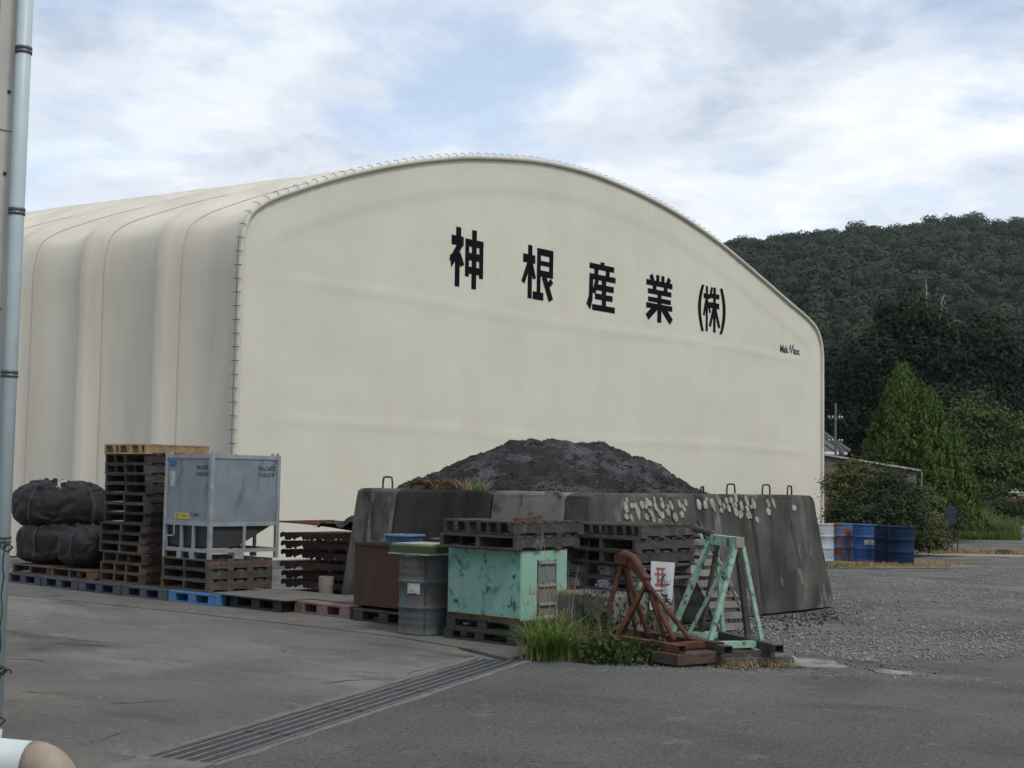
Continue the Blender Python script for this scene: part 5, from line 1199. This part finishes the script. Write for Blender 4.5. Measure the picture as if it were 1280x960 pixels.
t = thing('reed_clump', 'tall pale green reed clump beside the path on the right', 'reeds', (0, 0, 0))
grass_obj('leaf_blades', '', '', np.concatenate([Cw(17.35, 52.4, .75, .6, 900, -.12), Cw(17.9, 52.6, .7, .6, 800, -.12)]), 1.30, .035, .38, 'leaf_reed', 25, parent=t)
grass_obj('leaf_blades', '', '', np.concatenate([Cw(18.7, 52.0, .7, .5, 700, -.12), Cw(16.9, 52.2, .4, .4, 260, -.12)]), .95, .032, .5, 'leaf_reed', 27, parent=t)
grass_obj('leaf_blades', '', '', np.concatenate([Cw(18.0, 51.4, 1.3, .3, 600, -.12)]), .45, .03, .7, 'leaf_grass', 28, parent=t)
def ribbon(name, pts, w, z, m):
    vs = []; fs = []
    P = []
    for i in range(len(pts) - 1):
        for k in range(8):
            f = k / 8; P.append((pts[i][0] + (pts[i + 1][0] - pts[i][0]) * f, pts[i][1] + (pts[i + 1][1] - pts[i][1]) * f))
    P.append(pts[-1])
    for i, p in enumerate(P):
        a = P[max(0, i - 2)]; b = P[min(len(P) - 1, i + 2)]; l = math.hypot(b[0] - a[0], b[1] - a[1]); nx, ny = -(b[1] - a[1]) / l, (b[0] - a[0]) / l
        for s in (1, -1):
            ww = w / 2 + .18 * fb(p[0], p[1], s, .5); x, y = W(p[0] + nx * ww * s, p[1] + ny * ww * s); vs.append((x, y, z))
        if i: fs.append((2 * i - 2, 2 * i - 1, 2 * i + 1, 2 * i))
    return tag(MB().add(vs, fs).build(name, m), kind='structure')
ribbon('path', [(2, 45.5), (12, 45.0), (18, 46.5), (23, 52), (27.5, 66), (31.5, 84), (35, 100), (38, 112)], 6.5, -.122, 'gravel')
ribbon('path_edge', [(9.5, 36.6), (12, 37.2), (16, 36.5), (26, 35)], 1.0, -.024, 'path')
ribbon('dry_verge', [(8.6, 39.6), (11, 39.9), (15, 39.6), (20, 39.3), (28, 38)], 3.4, -.119, 'straw_soil')
ribbon('drum_verge', [(5.2, 30.5), (7.0, 30.7), (9.0, 31.0), (10.6, 31.9)], 1.9, -.014, 'straw_soil')
# post with a dark sign
x, y = W(12.62, 39.1); t = thing('sign_post', 'dark blue board on thin posts beside the dry verge', 'sign', (x, y, -.12), -HEAD)
MB().box(-.14, .14, -.02, .02, .85, 1.36).build('board', 'sign_blue', t)
for a in (-.08, .04, .2): MB().tube([(a, .03, 0), (a + .02, .03, .9 if a < .1 else .62)], .018, 6).build('post', 'bark', t)
x, y = W(14.2, 39.3); tag(MB().box(-.28, .28, -.2, .2, 0, .16, .05).build('stone_block', 'soil', None, False, (x, y, -.13), .3), 'dark lump lying in the dry verge on the right', 'stone')
# shed behind the hedge
def shed():
    a = W(9.95, 43.4); b = W(13.85, 46.0); L = math.hypot(b[0] - a[0], b[1] - a[1]); ang = math.atan2(b[1] - a[1], b[0] - a[0]); z0, z1 = 2.86, 2.44
    t = thing('garden_shed', 'low shed with a thin white roof edge behind the hedge', 'shed', (a[0], a[1], -.12), ang)
    MB().add([(.1, .1, 0), (L - .1, .1, 0), (L - .1, 2.4, 0), (.1, 2.4, 0), (.1, .1, z0 - .02), (L - .1, .1, z1 - .02), (L - .1, 2.4, z1 - .02), (.1, 2.4, z0 - .02)], [(0, 3, 2, 1), (4, 5, 6, 7), (0, 1, 5, 4), (1, 2, 6, 5), (2, 3, 7, 6), (3, 0, 4, 7)]).build('wall', 'shed_wall', t)
    for nm, y0, y1, dz0, dz1, mm in (('roof', 0, 2.6, .0, .06, 'tile_roof'), ('roof_edge', -.03, -.003, .01, .07, 'plastic_white')):
        MB().add([(0, y0, z0 + dz0), (L, y0, z1 + dz0), (L, y1, z1 + dz0), (0, y1, z0 + dz0), (0, y0, z0 + dz1), (L, y0, z1 + dz1), (L, y1, z1 + dz1), (0, y1, z0 + dz1)], [(0, 3, 2, 1), (4, 5, 6, 7), (0, 1, 5, 4), (1, 2, 6, 5), (2, 3, 7, 6), (3, 0, 4, 7)]).build(nm, mm, t)
    MB().tube([(L - .03, -.06, 0), (L - .03, -.06, z1)], .02, 6).build('corner_post', 'plastic_white', t)
shed()
def house():
    x, y = W(14.4, 72); t = thing('tiled_house', 'house with grey tiled roof glimpsed between the tent and the trees', 'house', (x, y, .35), -HEAD + R(22))
    MB().box(-4, 3.2, 0, 6, -.5, 3.4).build('wall', 'white_wall', t)
    m = MB(); m.add([(-4.6, -.6, 3.3), (3.8, -.6, 3.3), (3.8, 6.6, 3.3), (-4.6, 6.6, 3.3), (-3.2, 3, 5.7), (2.2, 3, 5.7)], [(0, 1, 5, 4), (1, 2, 5), (2, 3, 4, 5), (3, 0, 4), (3, 2, 1, 0)]); rf = m.build('roof', 'tile_roof', t)
    for k in range(13):
        f = (k + .5) / 13; MB().tube([(-4.6 + 8.4 * f, -.62, 3.33), (-3.2 + 5.4 * f, 3, 5.74)], .07, 5).build('tile_roll', 'tile_roof', rf)
    MB().tube([(-3.3, 3, 5.78), (2.3, 3, 5.78)], .13, 6).build('ridge', 'tile_roof', rf); MB().tube([(3.8, -.6, 3.36), (2.2, 3, 5.78)], .12, 6).build('ridge', 'tile_roof', rf)
    MB().box(-4.4, 3.6, -.64, -.61, 3.16, 3.30).build('eave_board', 'white_trim', rf)
house()
x, y = W(16.7, 70); t = thing('utility_pole', 'slim grey utility pole with insulators right of the tent', 'pole', (x, y, -.12), -HEAD)
MB().tube([(0, 0, 0), (0, 0, 6.2)], [.08, .05], 8).build('mast', 'plastic_grey', t, True)
for z in (5.4, 4.2):
    MB().box(-.38, .38, -.04, .04, z, z + .06).build('crossarm', 'plastic_grey', t)
    for a in (-.33, -.15, .2, .33): MB().lathe([(0, z + .06), (.03, z + .07), (.04, z + .15), (0, z + .16)], 8).build('insulator', 'white_trim', t, True, (a, 0, 0))
MB().lathe([(0, 3.4), (.14, 3.4), (.14, 3.85), (0, 3.85)], 12).build('transformer', 'plastic_grey', t, True, (.3, 0, 0))
# bank, low red wall and white railing far right
def far_right():
    rr_ = np.arange(33, 80, 2.0); V = []
    rows = [(99, -.13), (103, .25), (106, .45), (115, .5), (125, 1.6), (150, 3.2), (172, 3.6)]
    for d, z in rows:
        for r in rr_: x, y = W(r, d); k = min(1, max(0, (r - 34) / 4)); V.append((x, y, -.14 + (z + .14) * k))
    idx = np.arange(len(rows) * len(rr_)).reshape(len(rows), len(rr_)); Q = np.stack([idx[:-1, :-1], idx[:-1, 1:], idx[1:, 1:], idx[1:, :-1]], -1).reshape(-1, 4)
    tag(link('grass_bank', np_mesh('grass_bank', np.array(V), Q, 'earth', True)), kind='structure')
    C = []
    for r, d, z in ((42, 103, .2), (44, 101, 0), (48, 104, .3), (40, 102, .1), (46, 122, 1.3), (44, 135, 2.2), (50, 140, 2.5), (42, 145, 2.7)): x, y = W(r, d); C.append(spots(x, y, 5, 2.5, 900, rs, z - .15, DIAG))
    tag(grass_obj('meadow_grass', 'green meadow grass on the far bank', 'grass', np.concatenate(C), .5, .08, .6, 'leaf_grass', 26, seg=2), kind='stuff')
    x, y = W(38.4, 109); t = tag(MB().box(0, 30, 0, .4, 0, .78).build('low_wall', 'red_brown', None, False, (x, y, .42), -HEAD), 'low dark red wall under the white railing at the far right', 'wall')
    t = thing('white_railing', 'white railing on the low red wall at the far right edge', 'railing', (x, y, 1.2), -HEAD)
    for z in (.18, .42): MB().box(.6, 30, .15, .23, z, z + .10).build('rail', 'white_trim', t)
    for k in range(16): MB().box(.8 + k * 1.15, .92 + k * 1.15, .14, .24, 0, .56).build('post', 'white_trim', t)
    x, y = W(41.5, 140); tag(MB().box(0, 30, 0, .3, 0, .3).build('field_kerb', 'white_trim', None, False, (x, y, 2.75), -HEAD), 'long pale edge strip across the far green field', 'kerb')
    x, y = W(47.5, 130); t = thing('white_car_shed', 'small pale shed roof at the far right edge', 'shed', (x, y, 1.8), -HEAD)
    MB().box(0, 4, 0, 3, 0, 2.3).build('wall', 'white_wall', t); MB().box(-.2, 4.2, -.2, 3.2, 2.31, 2.5).build('roof', 'tile_roof', t)
far_right()

# gravel stones and scattered rubble
def gravel_stones():
    rr = random.Random(12); P = []
    while len(P) < 26000:
        d = 11.8 + 21 * rr.random() ** 1.5; r = rr.uniform(.9, .40 * d + 1.0); x, y = W(r, d)
        if fb(x, y, 9, .5, 3) < -.15 + rr.uniform(-.2, .2): continue
        if x < 11.6 + (7 - y) * .28 and y < 8: continue
        if y > 9.7 and x < 18: continue
        if x < 12.6: continue
        P.append((x, y, -.022 + .01 * fb(x, y, 0, .8, 3), rr.uniform(.006, .019) * (1.9 if rr.random() < .05 else 1)))
    tag(stones('gravel_stones', P, 'stone', None, 3), 'loose grey gravel spread over the yard', 'gravel', kind='stuff')
    P = []
    for k in range(1100):
        d = rr.gauss(0, 1); x = 13.4 + abs(rr.gauss(0, 1)) * 2.2; y = 9.72 - abs(rr.gauss(0, .55)); P.append((x, y, -.02, rr.uniform(.005, .022) * (1.7 if rr.random() < .05 else 1)))
    for k in range(260): P.append((rr.uniform(10.9, 12.8), rr.uniform(5.6, 7.6), -.02, rr.uniform(.005, .014)))
    edge = [(10.35, 7.85), (10.9, 7.15), (11.5, 6.1), (12.25, 4.6), (13.2, 1.5), (14.6, -2.5)]
    E2 = []
    for k in range(2600):
        i = min(4, int(rr.random() ** .8 * 5)); f = rr.random(); x = edge[i][0] + (edge[i + 1][0] - edge[i][0]) * f + rr.gauss(0, .16); y = edge[i][1] + (edge[i + 1][1] - edge[i][1]) * f + rr.gauss(0, .12)
        E2.append((x, y, .0, rr.uniform(.003, .012)))
    tag(stones('edge_gravel', E2, 'stone', None, 9), 'loose gravel spilling over the ragged asphalt edge', 'gravel', kind='stuff')
    tag(stones('rubble', P, 'slag_clod', None, 6), 'dark rubble strewn along the foot of the slag bin', 'rubble', kind='stuff')
gravel_stones()
tag(stones('white_stone', [(11.98, 7.0, .02, .055)], 'chip', None, 4), 'single white stone beside the green stand', 'stone')
# grit specks on the paving
rr = random.Random(5); P = []
for k in range(200):
    d = rr.uniform(7.5, 17); r = rr.uniform(-.38, .35) * d; x, y = W(r, d)
    if x > 10 or (9.9 - x) * DY * 0 > 1: continue
    P.append((x, y, .002, rr.uniform(.002, .008) * (1.6 if rr.random() < .1 else 1)))
tag(stones('grit', P, 'stone', None, 8), 'pale grit and tiny stones scattered on the paving', 'grit', kind='stuff')

# ================================================================== AIR
hm = bpy.data.materials.new('air'); hm.use_nodes = True; ht = hm.node_tree; ht.nodes.clear()
ho = N(ht, 'ShaderNodeOutputMaterial'); pv = N(ht, 'ShaderNodeVolumePrincipled'); pv.inputs['Density'].default_value = .00013; pv.inputs['Color'].default_value = (.86, .92, 1, 1); pv.inputs['Anisotropy'].default_value = .2
ht.links.new(pv.outputs[0], ho.inputs['Volume']); MATS['air'] = hm
tag(MB().box(-950, 1550, -950, 1550, -1.2, 102).build('haze', 'air'), kind='stuff')
